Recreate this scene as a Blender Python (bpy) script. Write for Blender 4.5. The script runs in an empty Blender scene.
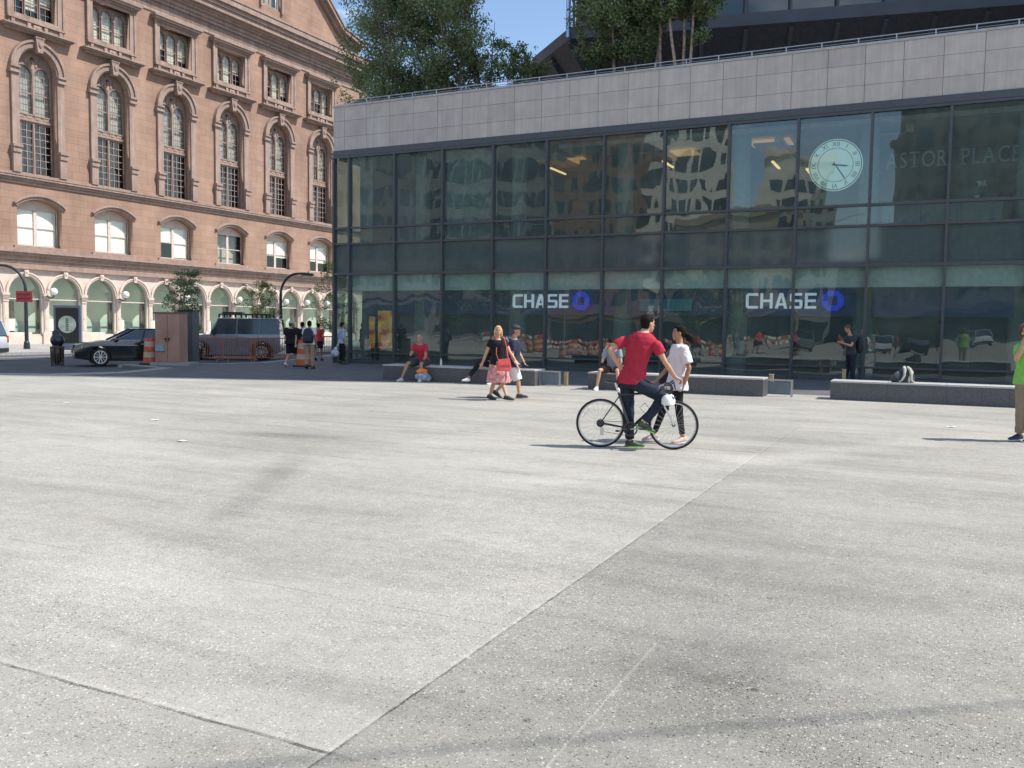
import bpy, bmesh, math, random
from mathutils import Vector, Matrix, noise as mnoise
import numpy as np

# ------------------------------------------------------------------ camera, sky, sun, exposure
scene = bpy.context.scene
C = scene.collection
CAM_H = 1.65; FPX = 877.74; PITCH = 0.066317; ROLL = 0.012497
_F = Vector((0, math.cos(PITCH), -math.sin(PITCH)))
_R0 = Vector((1, 0, 0)); _U0 = _R0.cross(_F)
_R = _R0*math.cos(ROLL) + _U0*math.sin(ROLL)
_U = -_R0*math.sin(ROLL) + _U0*math.cos(ROLL)
cd = bpy.data.cameras.new('camera'); cam = bpy.data.objects.new('camera', cd); C.objects.link(cam)
rot = Matrix((( _R.x, _U.x, -_F.x), (_R.y, _U.y, -_F.y), (_R.z, _U.z, -_F.z))).to_4x4()
cam.matrix_world = Matrix.Translation((0, 0, CAM_H)) @ rot
cd.sensor_fit = 'HORIZONTAL'; cd.sensor_width = 36.0; cd.lens = FPX/1024*36.0
cd.clip_start = 0.05; cd.clip_end = 3000
scene.camera = cam
SUN_EL = math.radians(52); SUN_AZ = Vector((1, -0.09, 0)).normalized()
SUN = Vector((SUN_AZ.x*math.cos(SUN_EL), SUN_AZ.y*math.cos(SUN_EL), math.sin(SUN_EL)))
world = bpy.data.worlds.new('World'); scene.world = world; world.use_nodes = True
wn = world.node_tree; wn.nodes.clear()
def wnode(t, **k):
    n = wn.nodes.new(t)
    for a, b in k.items(): setattr(n, a, b)
    return n
sky = wnode('ShaderNodeTexSky', sky_type='NISHITA', sun_disc=False, sun_elevation=SUN_EL,
            sun_rotation=math.atan2(SUN_AZ.x, SUN_AZ.y), air_density=1.0, dust_density=0.3, ozone_density=1.6)
geo = wnode('ShaderNodeTexCoord')
mp = wnode('ShaderNodeMapping'); mp.inputs['Scale'].default_value = (1.0, 1.0, 2.6); mp.inputs['Location'].default_value = (0.35, 0.1, 0.22)
nz = wnode('ShaderNodeTexNoise'); nz.inputs['Scale'].default_value = 3.2; nz.inputs['Detail'].default_value = 8; nz.inputs['Roughness'].default_value = 0.58
rp = wnode('ShaderNodeValToRGB'); rp.color_ramp.elements[0].position = 0.53; rp.color_ramp.elements[1].position = 0.70
mx = wnode('ShaderNodeMixRGB'); mx.inputs['Color2'].default_value = (11.5, 12.0, 12.6, 1)
bg = wnode('ShaderNodeBackground'); bg.inputs['Strength'].default_value = 0.145
wo = wnode('ShaderNodeOutputWorld')
L = wn.links.new
L(geo.outputs['Generated'], mp.inputs['Vector']); L(mp.outputs[0], nz.inputs['Vector']); L(nz.outputs['Fac'], rp.inputs[0])
L(rp.outputs[0], mx.inputs['Fac']); L(sky.outputs[0], mx.inputs['Color1']); L(mx.outputs[0], bg.inputs[0]); L(bg.outputs[0], wo.inputs[0])
sl = bpy.data.lights.new('sun', 'SUN'); sl.energy = 4.4; sl.angle = math.radians(0.53); sl.color = (1.0, 0.955, 0.88)
so = bpy.data.objects.new('sun', sl); C.objects.link(so); so.location = SUN*200
so.rotation_euler = SUN.to_track_quat('Z', 'Y').to_euler()
scene.view_settings.view_transform = 'Standard'; scene.view_settings.look = 'None'
scene.view_settings.exposure = 0.46; scene.view_settings.gamma = 1.0
scene.render.engine = 'CYCLES'
scene.cycles.max_bounces = 8; scene.cycles.transparent_max_bounces = 12
scene.render.resolution_x = 1024; scene.render.resolution_y = 768

rnd = random.Random(7)
def ray(px, py): return _F + _R*((px-512)/FPX) - _U*((py-384)/FPX)
def ground(px, py, z=0.0):                       # point of the ground seen at a pixel of the photo
    r = ray(px, py); t = (z-CAM_H)/r.z; return Vector((r.x*t, r.y*t, z))
AA = -0.448003; DA = 30.1425                       # line of the glass facade
AB = 1.091506; DB = 55.9926                        # line of the brownstone facade
dA = Vector((math.cos(AA), math.sin(AA), 0)); nA = Vector((-math.sin(AA), math.cos(AA), 0))
dB = Vector((math.cos(AB), math.sin(AB), 0)); nB = Vector((-math.sin(AB), math.cos(AB), 0))
def PA(s, w, z=0): return dA*s + nA*(DA+w) + Vector((0, 0, z))
def PB(t, w, z=0): return dB*t + nB*(DB+w) + Vector((0, 0, z))

# ------------------------------------------------------------------ object helpers
def tag(o, label=None, cat=None, group=None, kind=None):
    if label: o['label'] = label
    if cat: o['category'] = cat
    if group: o['group'] = group
    if kind: o['kind'] = kind
    return o
def empty(name, loc=(0, 0, 0), rz=0, label=None, cat=None, group=None):
    o = bpy.data.objects.new(name, None); C.objects.link(o); o.location = loc; o.rotation_euler = (0, 0, rz)
    o.empty_display_size = 0.2
    return tag(o, label, cat, group)
def link(name, me, mat, parent=None, loc=(0, 0, 0)):
    o = bpy.data.objects.new(name, me); C.objects.link(o)
    if mat is not None:
        me.materials.clear(); me.materials.append(mat)
    if parent: o.parent = parent
    o.location = loc
    return o
def kids(o): return [c for c in bpy.data.objects if c.parent == o]
def copy_tree(o, parent=None):
    c = o.copy(); C.objects.link(c)
    if parent: c.parent = parent
    for ch in kids(o): copy_tree(ch, c)
    return c

class MB:
    def __init__(s): s.bm = bmesh.new()
    def box(s, x0, x1, y0, y1, z0, z1, M=None):
        v = [Vector((x, y, z)) for x in (x0, x1) for y in (y0, y1) for z in (z0, z1)]
        if M is not None: v = [M @ p for p in v]
        v = [s.bm.verts.new(p) for p in v]
        for f in ((0,1,3,2),(4,6,7,5),(0,4,5,1),(2,3,7,6),(0,2,6,4),(1,5,7,3)): s.bm.faces.new([v[i] for i in f])
        return s
    def loft(s, rings, close=True, loop=True):
        R = [[s.bm.verts.new(p) for p in r] for r in rings]
        n = len(R[0])
        for a, b in zip(R, R[1:]):
            for i in range(n if loop else n-1):
                j = (i+1) % n; s.bm.faces.new((a[i], a[j], b[j], b[i]))
        if close:
            s.bm.faces.new(R[0][::-1]); s.bm.faces.new(R[-1])
        return s
    def ell(s, c, ax, ay, a, b, n=12): return [Vector(c)+ax*(a*math.cos(2*math.pi*i/n))+ay*(b*math.sin(2*math.pi*i/n)) for i in range(n)]
    def cone(s, p0, p1, r0, r1, n=10):
        p0 = Vector(p0); p1 = Vector(p1); d = (p1-p0)
        if d.length < 1e-6: return s
        d.normalize(); a = d.orthogonal().normalized(); b = d.cross(a)
        return s.loft([s.ell(p0, a, b, r0, r0, n), s.ell(p1, a, b, r1, r1, n)])
    def tube(s, pts, r, n=8):
        pts = [Vector(p) for p in pts]; rr = r if isinstance(r, (list, tuple)) else [r]*len(pts)
        rings = []; a = None
        for i, p in enumerate(pts):
            d = (pts[min(i+1, len(pts)-1)]-pts[max(i-1, 0)]).normalized()
            if a is None: a = d.orthogonal().normalized()
            else: a = (a-d*a.dot(d)).normalized()
            rings.append(s.ell(p, a, d.cross(a), rr[i], rr[i], n))
        return s.loft(rings)
    def ball(s, c, r, M=None, seg=14, rg=9):
        r = (r, r, r) if isinstance(r, (int, float)) else r
        c = Vector(c); rings = []
        X = Vector((1,0,0)); Y = Vector((0,1,0)); Z = Vector((0,0,1))
        if M is not None: X, Y, Z = M
        for j in range(rg):
            th = math.pi*(j+0.5)/rg - math.pi/2 if 0 else math.pi*(j+0.35)/(rg-0.3)-math.pi/2
            rings.append([c+Z*(r[2]*math.sin(th))+X*(r[0]*math.cos(th)*math.cos(2*math.pi*i/seg))+Y*(r[1]*math.cos(th)*math.sin(2*math.pi*i/seg)) for i in range(seg)])
        return s.loft(rings)
    def prism(s, pts, y0, y1, M=None):            # polygon in x,z, thickness along y
        a = [Vector((p[0], y0, p[1])) for p in pts]; b = [Vector((p[0], y1, p[1])) for p in pts]
        if M is not None: a = [M @ p for p in a]; b = [M @ p for p in b]
        va = [s.bm.verts.new(p) for p in a]; vb = [s.bm.verts.new(p) for p in b]; n = len(pts)
        for i in range(n):
            j = (i+1) % n; s.bm.faces.new((va[i], va[j], vb[j], vb[i]))
        s.bm.faces.new(va[::-1]); s.bm.faces.new(vb)
        return s
    def add(s, me, M=None):
        b = bmesh.new(); b.from_mesh(me)
        if M is not None: bmesh.ops.transform(b, matrix=M, verts=b.verts)
        t = bpy.data.meshes.new('t'); b.to_mesh(t); b.free(); s.bm.from_mesh(t); bpy.data.meshes.remove(t)
        return s
    def mesh(s, name='m', smooth=False, bevel=0):
        if bevel: bmesh.ops.bevel(s.bm, geom=list(s.bm.edges), offset=bevel, segments=2, profile=0.6, affect='EDGES', clamp_overlap=True)
        bmesh.ops.recalc_face_normals(s.bm, faces=s.bm.faces)
        me = bpy.data.meshes.new(name); s.bm.to_mesh(me); s.bm.free()
        if smooth:
            me.polygons.foreach_set('use_smooth', [True]*len(me.polygons))
            if smooth == 'auto':
                try: me.set_sharp_from_angle(angle=math.radians(38))
                except Exception: pass
        return me
    def build(s, name, mat, parent=None, loc=(0,0,0), smooth=False, bevel=0):
        return link(name, s.mesh(name, smooth, bevel), mat, parent, loc)

tmp = bpy.data.scenes.new('scratch')
def bake(me, mods):
    o = bpy.data.objects.new('t', me); tmp.collection.objects.link(o)
    for t, kw in mods:
        m = o.modifiers.new(t, t)
        for a, b in kw.items(): setattr(m, a, b)
    vl = tmp.view_layers[0]; vl.update(); dg = vl.depsgraph
    r = bpy.data.meshes.new_from_object(o.evaluated_get(dg), depsgraph=dg)
    bpy.data.objects.remove(o)
    return r
def holed(outer, holes, y0, y1):                  # plate in the x,z plane with openings, between y0 and y1
    cu = bpy.data.curves.new('c', 'CURVE'); cu.dimensions = '2D'; cu.fill_mode = 'BOTH'
    for pts in [outer]+holes:
        sp = cu.splines.new('POLY'); sp.points.add(len(pts)-1); sp.use_cyclic_u = True
        for i, p in enumerate(pts): sp.points[i].co = (p[0], p[1], 0, 1)
    cu.extrude = abs(y1-y0)/2
    o = bpy.data.objects.new('t', cu); tmp.collection.objects.link(o)
    vl = tmp.view_layers[0]; vl.update()
    me = bpy.data.meshes.new_from_object(o.evaluated_get(vl.depsgraph), depsgraph=vl.depsgraph)
    bpy.data.objects.remove(o); bpy.data.curves.remove(cu)
    M = Matrix(((1,0,0,0),(0,0,1,(y0+y1)/2),(0,1,0,0),(0,0,0,1)))
    me.transform(M)
    b = bmesh.new(); b.from_mesh(me); bmesh.ops.remove_doubles(b, verts=b.verts, dist=1e-5); bmesh.ops.recalc_face_normals(b, faces=b.faces); b.to_mesh(me); b.free()
    me.materials.clear()
    return me
def text_mesh(s, size, ext=0.01, align='CENTER', space=1.0):
    cu = bpy.data.curves.new('c', 'FONT'); cu.body = s; cu.size = size; cu.extrude = ext; cu.align_x = align; cu.align_y = 'CENTER'; cu.space_character = space
    o = bpy.data.objects.new('t', cu); tmp.collection.objects.link(o)
    vl = tmp.view_layers[0]; vl.update()
    me = bpy.data.meshes.new_from_object(o.evaluated_get(vl.depsgraph), depsgraph=vl.depsgraph)
    bpy.data.objects.remove(o); bpy.data.curves.remove(cu)
    me.transform(Matrix.Rotation(math.pi/2, 4, 'X')); me.materials.clear()
    return me
def rect(x0, x1, z0, z1): return [(x0, z0), (x1, z0), (x1, z1), (x0, z1)]
def arch(cx, z0, zs, r, n=16, x=None): 
    return [(cx+r, z0)] + [(cx+r*math.cos(math.pi*i/n), zs+r*math.sin(math.pi*i/n)) for i in range(n+1)] + [(cx-r, z0)]
def segarch(cx, z0, zs, hw, rise, n=12):
    R = (hw*hw+rise*rise)/(2*rise); a = math.asin(hw/R); zc = zs+rise-R
    return [(cx+hw, z0)] + [(cx+R*math.sin(a-2*a*i/n), zc+R*math.cos(a-2*a*i/n)) for i in range(n+1)] + [(cx-hw, z0)]
def ringpoly(cx, zs, r0, r1, n=20, a0=0, a1=math.pi):
    A = [(cx+r1*math.cos(a0+(a1-a0)*i/n), zs+r1*math.sin(a0+(a1-a0)*i/n)) for i in range(n+1)]
    return A + [(cx+r0*math.cos(a0+(a1-a0)*i/n), zs+r0*math.sin(a0+(a1-a0)*i/n)) for i in range(n, -1, -1)]

# ------------------------------------------------------------------ materials
MATS = {}
def mat(name, col, rough=0.7, metal=0.0, var=0.12, scale=6.0, bump=0.0, bscale=40.0, spec=0.5, coat=0.0, attr=None, trans=0.0, detail=4, streak=0.0):
    if name in MATS: return MATS[name]
    m = bpy.data.materials.new(name); m.use_nodes = True; nt = m.node_tree; N = nt.nodes; K = nt.links.new
    b = N['Principled BSDF']; b.inputs['Roughness'].default_value = rough; b.inputs['Metallic'].default_value = metal
    b.inputs['Specular IOR Level'].default_value = spec; b.inputs['Coat Weight'].default_value = coat
    tc = N.new('ShaderNodeTexCoord'); nz = N.new('ShaderNodeTexNoise'); nz.inputs['Scale'].default_value = scale; nz.inputs['Detail'].default_value = detail
    K(tc.outputs['Object'], nz.inputs['Vector'])
    r = N.new('ShaderNodeValToRGB'); c = np.array(col[:3])
    r.color_ramp.elements[0].position = 0.3; r.color_ramp.elements[1].position = 0.7
    r.color_ramp.elements[0].color = (*(c*(1-var)), 1); r.color_ramp.elements[1].color = (*(np.minimum(c*(1+var), 1)), 1)
    K(nz.outputs['Fac'], r.inputs[0]); out = r.outputs[0]
    if attr:
        at = N.new('ShaderNodeAttribute'); at.attribute_name = attr
        mm = N.new('ShaderNodeMixRGB'); mm.blend_type = 'MULTIPLY'; mm.inputs[0].default_value = 1
        K(out, mm.inputs[1]); K(at.outputs['Color'], mm.inputs[2]); out = mm.outputs[0]
    if streak:
        ms_ = N.new('ShaderNodeMapping'); ms_.inputs['Scale'].default_value = (5.0, 5.0, 0.25); ns = N.new('ShaderNodeTexNoise'); ns.inputs['Scale'].default_value = 1.0; ns.inputs['Detail'].default_value = 7; ns.inputs['Roughness'].default_value = 0.7
        K(tc.outputs['Object'], ms_.inputs[0]); K(ms_.outputs[0], ns.inputs['Vector']); rs_ = N.new('ShaderNodeValToRGB'); rs_.color_ramp.elements[0].position = 0.35; rs_.color_ramp.elements[0].color = (1-streak, 1-streak, 1-streak, 1); rs_.color_ramp.elements[1].position = 0.62; rs_.color_ramp.elements[1].color = (1, 1, 1, 1)
        K(ns.outputs['Fac'], rs_.inputs[0]); m3 = N.new('ShaderNodeMixRGB'); m3.blend_type = 'MULTIPLY'; m3.inputs[0].default_value = 1; K(out, m3.inputs[1]); K(rs_.outputs[0], m3.inputs[2]); out = m3.outputs[0]
    K(out, b.inputs['Base Color'])
    if bump:
        n2 = N.new('ShaderNodeTexNoise'); n2.inputs['Scale'].default_value = bscale; n2.inputs['Detail'].default_value = 5
        K(tc.outputs['Object'], n2.inputs['Vector']); bp = N.new('ShaderNodeBump'); bp.inputs['Strength'].default_value = bump; bp.inputs['Distance'].default_value = 0.02
        K(n2.outputs['Fac'], bp.inputs['Height']); K(bp.outputs[0], b.inputs['Normal'])
    if trans:
        t = N.new('ShaderNodeBsdfTranslucent'); K(out, t.inputs['Color']); ms = N.new('ShaderNodeMixShader'); ms.inputs[0].default_value = trans
        K(b.outputs[0], ms.inputs[1]); K(t.outputs[0], ms.inputs[2]); K(ms.outputs[0], N['Material Output'].inputs[0])
    MATS[name] = m; return m
def emit(name, col, st, base=None):
    m = mat(name, base or col, 0.5, var=0.03); b = m.node_tree.nodes['Principled BSDF']
    b.inputs['Emission Color'].default_value = (*col, 1); b.inputs['Emission Strength'].default_value = st; return m
def glass(name, tint, refl=2.0, wav=0.0, wscale=1.0, base=0.05, veil=0.0):
    m = bpy.data.materials.new(name); m.use_nodes = True; nt = m.node_tree; N = nt.nodes; K = nt.links.new; N.remove(N['Principled BSDF'])
    t = N.new('ShaderNodeBsdfTransparent'); t.inputs[0].default_value = (*tint, 1)
    g = N.new('ShaderNodeBsdfGlossy'); g.inputs['Roughness'].default_value = 0.01; g.inputs[0].default_value = (0.92, 1.0, 0.98, 1)
    gm = N.new('ShaderNodeNewGeometry'); dt = N.new('ShaderNodeVectorMath'); dt.operation = 'DOT_PRODUCT'; K(gm.outputs['Incoming'], dt.inputs[0]); K(gm.outputs['True Normal'], dt.inputs[1])
    def mt(op, a, b_): 
        n = N.new('ShaderNodeMath'); n.operation = op
        for i, v in enumerate((a, b_)):
            if v is None: continue
            if isinstance(v, (int, float)): n.inputs[i].default_value = v
            else: K(v, n.inputs[i])
        return n.outputs[0]
    schlick = mt('POWER', mt('SUBTRACT', 1.0, mt('ABSOLUTE', dt.outputs['Value'], None)), 5.0); fres = mt('ADD', mt('MULTIPLY', schlick, 0.96), 0.04)
    mu = N.new('ShaderNodeMath'); mu.operation = 'MULTIPLY_ADD'; mu.inputs[1].default_value = refl; mu.inputs[2].default_value = base; mu.use_clamp = True
    K(fres, mu.inputs[0]); ms = N.new('ShaderNodeMixShader'); K(mu.outputs[0], ms.inputs[0]); K(t.outputs[0], ms.inputs[1]); K(g.outputs[0], ms.inputs[2])
    if veil:
        df = N.new('ShaderNodeBsdfDiffuse'); df.inputs[0].default_value = (0.26, 0.38, 0.34, 1); mv = N.new('ShaderNodeMixShader'); tcv = N.new('ShaderNodeTexCoord'); nv = N.new('ShaderNodeTexNoise'); nv.inputs['Scale'].default_value = 1.1; nv.inputs['Detail'].default_value = 5; K(tcv.outputs['Object'], nv.inputs['Vector'])
        K(mt('MULTIPLY', nv.outputs['Fac'], veil*2), mv.inputs[0]); K(ms.outputs[0], mv.inputs[1]); K(df.outputs[0], mv.inputs[2]); K(mv.outputs[0], N['Material Output'].inputs[0])
    else: K(ms.outputs[0], N['Material Output'].inputs[0])
    if wav:
        tc = N.new('ShaderNodeTexCoord'); mp = N.new('ShaderNodeMapping'); mp.inputs['Scale'].default_value = (1.0, 1.0, 0.45)
        nz = N.new('ShaderNodeTexNoise'); nz.inputs['Scale'].default_value = wscale; nz.inputs['Detail'].default_value = 1.5
        bp = N.new('ShaderNodeBump'); bp.inputs['Strength'].default_value = 1.0; bp.inputs['Distance'].default_value = wav
        K(tc.outputs['Object'], mp.inputs[0]); K(mp.outputs[0], nz.inputs['Vector']); K(nz.outputs['Fac'], bp.inputs['Height']); K(bp.outputs[0], g.inputs['Normal'])
    MATS[name] = m; return m
black_metal = mat('black_metal', (0.018, 0.019, 0.022), 0.45, var=0.2)
dark_frame = mat('dark_frame', (0.085, 0.09, 0.10), 0.42, metal=0.3, var=0.08)
steel = mat('steel', (0.45, 0.46, 0.48), 0.35, metal=0.9, var=0.06)
rubber = mat('rubber', (0.025, 0.025, 0.027), 0.85, var=0.15)
white_paint = mat('white_paint', (0.78, 0.78, 0.76), 0.5, var=0.05)
skin = mat('skin', (0.52, 0.29, 0.19), 0.55, var=0.08, scale=9)
skin_tan = mat('skin_tan', (0.40, 0.205, 0.125), 0.55, var=0.08, scale=9)
# ------------------------------------------------------------------ ground
def ground_mat():
    m = bpy.data.materials.new('exposed_aggregate_concrete'); m.use_nodes = True; nt = m.node_tree; N = nt.nodes; K = nt.links.new
    b = N['Principled BSDF']; b.inputs['Roughness'].default_value = 0.75; b.inputs['Specular IOR Level'].default_value = 0.35
    tc = N.new('ShaderNodeTexCoord'); mp = N.new('ShaderNodeMapping'); mp.inputs['Rotation'].default_value = (0, 0, -AA); K(tc.outputs['Object'], mp.inputs[0])
    P = mp.outputs[0]; sx = N.new('ShaderNodeSeparateXYZ'); K(P, sx.inputs[0]); U, V = sx.outputs[0], sx.outputs[1]
    def math_(op, a, b_=None, c=None, clamp=False):
        n = N.new('ShaderNodeMath'); n.operation = op; n.use_clamp = clamp
        for i, v in enumerate((a, b_, c)):
            if v is None: continue
            if isinstance(v, (int, float)): n.inputs[i].default_value = v
            else: K(v, n.inputs[i])
        return n.outputs[0]
    def noise(sc, det=4, rough=0.55, vec=P, dist=0):
        n = N.new('ShaderNodeTexNoise'); n.inputs['Scale'].default_value = sc; n.inputs['Detail'].default_value = det; n.inputs['Roughness'].default_value = rough; n.inputs['Distortion'].default_value = dist
        K(vec, n.inputs['Vector']); return n.outputs['Fac']
    def ramp(v, stops):
        r = N.new('ShaderNodeValToRGB'); e = r.color_ramp.elements
        e[0].position, e[0].color = stops[0][0], (stops[0][1],)*3+(1,); e[1].position, e[1].color = stops[-1][0], (stops[-1][1],)*3+(1,)
        for p, c in stops[1:-1]:
            q = e.new(p); q.color = (c, c, c, 1)
        K(v, r.inputs[0]); return r.outputs[0]
    # tone: blotches x slabs x speckle
    big = ramp(noise(0.22, 5, 0.6), [(0.3, 0.79), (0.5, 0.98), (0.72, 1.13)])
    mp2 = N.new('ShaderNodeMapping'); mp2.inputs['Scale'].default_value = (0.35, 1.6, 1); K(P, mp2.inputs[0])
    med = ramp(noise(0.9, 5, 0.65, mp2.outputs[0], 0.4), [(0.3, 0.80), (0.5, 1.0), (0.75, 1.16)])
    sm = ramp(noise(7, 5, 0.7), [(0.3, 0.9), (0.7, 1.08)])
    # per slab tone (grid in the plaza's own directions)
    cv = N.new('ShaderNodeCombineXYZ'); K(math_('FLOOR', math_('MULTIPLY', math_('ADD', U, 2.04), 1/4.6)), cv.inputs[0]); K(math_('FLOOR', math_('MULTIPLY', math_('SUBTRACT', V, 2.66), 1/3.06)), cv.inputs[1])
    wnz = N.new('ShaderNodeTexWhiteNoise'); wnz.noise_dimensions = '3D'; K(cv.outputs[0], wnz.inputs['Vector'])
    slab = math_('MULTIPLY_ADD', wnz.outputs['Value'], 0.10, 0.95)
    right = math_('GREATER_THAN', U, -2.04); near = math_('LESS_THAN', V, 10.5)
    slab2 = math_('MULTIPLY_ADD', math_('MULTIPLY', right, ramp(math_('MULTIPLY', V, 0.1), [(0.6, 1), (1.3, 0.15)])), -0.24, 1.04)
    front = math_('MULTIPLY_ADD', math_('MULTIPLY', math_('LESS_THAN', V, 2.66), math_('LESS_THAN', U, -2.04)), -0.10, 1.0)
    tone = math_('MULTIPLY', math_('MULTIPLY', math_('MULTIPLY', big, med), math_('MULTIPLY', sm, slab)), math_('MULTIPLY', slab2, front))
    # stains, washed patches, and a streak of window-reflected light painted into the tone
    def blob(u, v, ru, rv, ang, amp):
        m_ = N.new('ShaderNodeMapping'); m_.inputs['Location'].default_value = (0, 0, 0)
        s0 = N.new('ShaderNodeVectorMath'); s0.operation = 'SUBTRACT'; K(P, s0.inputs[0]); s0.inputs[1].default_value = (u, v, 0)
        K(s0.outputs[0], m_.inputs[0]); m_.inputs['Rotation'].default_value = (0, 0, -ang); m2 = N.new('ShaderNodeVectorMath'); m2.operation = 'MULTIPLY'; m2.inputs[1].default_value = (1/ru, 1/rv, 0)
        K(m_.outputs[0], m2.inputs[0]); ln = N.new('ShaderNodeVectorMath'); ln.operation = 'LENGTH'; K(m2.outputs[0], ln.inputs[0])
        d = math_('ADD', ln.outputs['Value'], math_('MULTIPLY_ADD', noise(1.6, 5, 0.7), 1.6, -0.8))
        return math_('MULTIPLY', ramp(d, [(0.2, 1), (1.0, 0)]), amp)
    for a in ((-6.3, 7.3, 2.4, 0.30, math.atan2(3.0, -1.7), -0.20), (-8.5, 10.2, 1.6, 0.5, 0.2, -0.15), (1.5, 7.0, 1.5, 0.5, 0.1, -0.14), (-0.9, 4.3, 0.8, 0.5, 0.4, -0.16), (3.5, 10.5, 2.5, 0.6, 0.2, -0.12), (-4.8, 4.0, 1.3, 0.7, 0.2, 0.12), (-5.4, 5.7, 0.5, 0.25, 0, -0.18), (-1.6, 2.3, 3.0, 1.2, 0.7, -0.03),
              (-1.4, 12.2, 5.4, 0.6, 1.03, 0.17), (-4.2, 5.0, 0.7, 0.5, 0.3, 0.1),  # first entry: pale streak of light off the glass, painted in
              (-0.1, 3.4, 0.5, 0.12, -0.2, -0.16), (-3.6, 8.6, 1.7, 0.5, 0.6, 0.06)):
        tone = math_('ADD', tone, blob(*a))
    # aggregate: light and dark stones
    def chips(sc, lo, hi, rnd_=1.0):
        v = N.new('ShaderNodeTexVoronoi'); v.inputs['Scale'].default_value = sc; v.inputs['Randomness'].default_value = rnd_; K(P, v.inputs['Vector'])
        s = N.new('ShaderNodeSeparateColor'); K(v.outputs['Color'], s.inputs[0])
        mask = ramp(v.outputs['Distance'], [(0.22, 1), (0.42, 0)])
        l = math_('MULTIPLY', math_('GREATER_THAN', s.outputs[0], lo), mask); d = math_('MULTIPLY', math_('LESS_THAN', s.outputs[0], hi), mask)
        return l, d
    l1, d1 = chips(85, 0.74, 0.24); l2, d2 = chips(55, 0.88, 0.09); l3, d3 = chips(130, 0.65, 0.33); l4, d4 = chips(24, 0.985, 0.012)
    wear = ramp(noise(0.5, 4, 0.6), [(0.35, 0.5), (0.65, 1.05)])
    agg = math_('SUBTRACT', math_('ADD', math_('ADD', math_('MULTIPLY', l1, 0.85), math_('MULTIPLY', l2, 0.85)), math_('ADD', math_('MULTIPLY', l3, 0.5), math_('MULTIPLY', l4, 0.4))),
                math_('ADD', math_('MULTIPLY', d1, 0.65), math_('ADD', math_('MULTIPLY', d2, 0.6), math_('MULTIPLY', d3, 0.45))))
    tone = math_('ADD', tone, math_('MULTIPLY', agg, wear))
    # joints
    wob = math_('MULTIPLY_ADD', noise(2.5, 3), 0.05, -0.025); wob2 = math_('MULTIPLY_ADD', noise(9, 4), 0.02, -0.01)
    def line(axis, pos, w, amp, wb=wob2, gate=None, brk=0):
        d = math_('ABSOLUTE', math_('ADD', math_('SUBTRACT', axis, pos), wb))
        r = N.new('ShaderNodeMapRange'); r.inputs['From Min'].default_value = w*0.6; r.inputs['From Max'].default_value = w; r.inputs['To Min'].default_value = amp; r.inputs['To Max'].default_value = 0
        K(d, r.inputs[0]); o = r.outputs[0]
        if gate is not None: o = math_('MULTIPLY', o, gate)
        if brk: o = math_('MULTIPLY', o, ramp(noise(brk, 4, 0.7), [(0.42, 0.15), (0.58, 1)]))
        return o
    left = math_('LESS_THAN', U, -2.04)
    for a in ((U, -2.052, 0.016, 0.20, wob2, None, 4), (U, -2.034, 0.009, -0.42, wob2, None, 3), (V, 2.66, 0.013, -0.62, wob, left, 2.5), (V, 2.675, 0.03, 0.16, wob, left, 4), (V, 2.66, 0.012, -0.25, wob, right, 2),
              (V, 4.25, 0.010, -0.22, wob2, left, 1.5), (V, 5.78, 0.012, -0.2, wob2, left, 1.2), (V, 8.82, 0.022, -0.26, wob, left, 1.0), (V, 11.9, 0.03, -0.28, wob, left), (V, 14.9, 0.03, -0.2, wob),
              (V, 10.7, 0.018, -0.18, wob2, None, 1), (V, 18.0, 0.035, -0.2, wob), (U, -1.25, 0.008, 0.2, wob2, math_('LESS_THAN', V, 4.4)), (U, -11.2, 0.02, -0.2, wob, None, 1), (U, -6.6, 0.012, -0.12, wob, None, 0.8),
              (U, 2.56, 0.015, -0.2, wob, None, 1), (V, 7.3, 0.012, -0.16, wob, right, 1), (V, 5.9, 0.010, -0.14, wob, right, 1), (V, 12.9, 0.02, -0.16, wob, right), (U, -15.8, 0.025, -0.2)):
        tone = math_('ADD', tone, line(*a))
    tone = math_('MAXIMUM', tone, 0.12)
    # gum spots
    v = N.new('ShaderNodeTexVoronoi'); v.inputs['Scale'].default_value = 2.3; K(P, v.inputs['Vector'])
    tone = math_('ADD', tone, math_('MULTIPLY', math_('LESS_THAN', v.outputs['Distance'], 0.045), -0.28))
    col = N.new('ShaderNodeMixRGB'); col.blend_type = 'MULTIPLY'; col.inputs[0].default_value = 1
    hue = N.new('ShaderNodeMixRGB'); hue.inputs[1].default_value = (0.318, 0.308, 0.283, 1); hue.inputs[2].default_value = (0.350, 0.331, 0.280, 1); K(noise(0.7, 3), hue.inputs[0])
    cc = N.new('ShaderNodeCombineColor'); [K(tone, cc.inputs[i]) for i in range(3)]
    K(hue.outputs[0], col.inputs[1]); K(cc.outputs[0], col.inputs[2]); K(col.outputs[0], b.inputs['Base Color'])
    bp = N.new('ShaderNodeBump'); bp.inputs['Strength'].default_value = 0.35; bp.inputs['Distance'].default_value = 0.004
    K(math_('ADD', math_('ADD', l1, d2), noise(60, 4)), bp.inputs['Height']); K(bp.outputs[0], b.inputs['Normal'])
    MATS['plaza'] = m; return m
plaza_mat = ground_mat()
asphalt = mat('asphalt', (0.085, 0.088, 0.095), 0.85, var=0.22, scale=0.6, bump=0.4, bscale=60, detail=8)
kerb_stone = mat('kerb_granite', (0.30, 0.295, 0.285), 0.7, var=0.15, scale=8)
walk_mat = mat('sidewalk_concrete', (0.36, 0.345, 0.32), 0.8, var=0.12, scale=1.2, detail=6)
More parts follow.
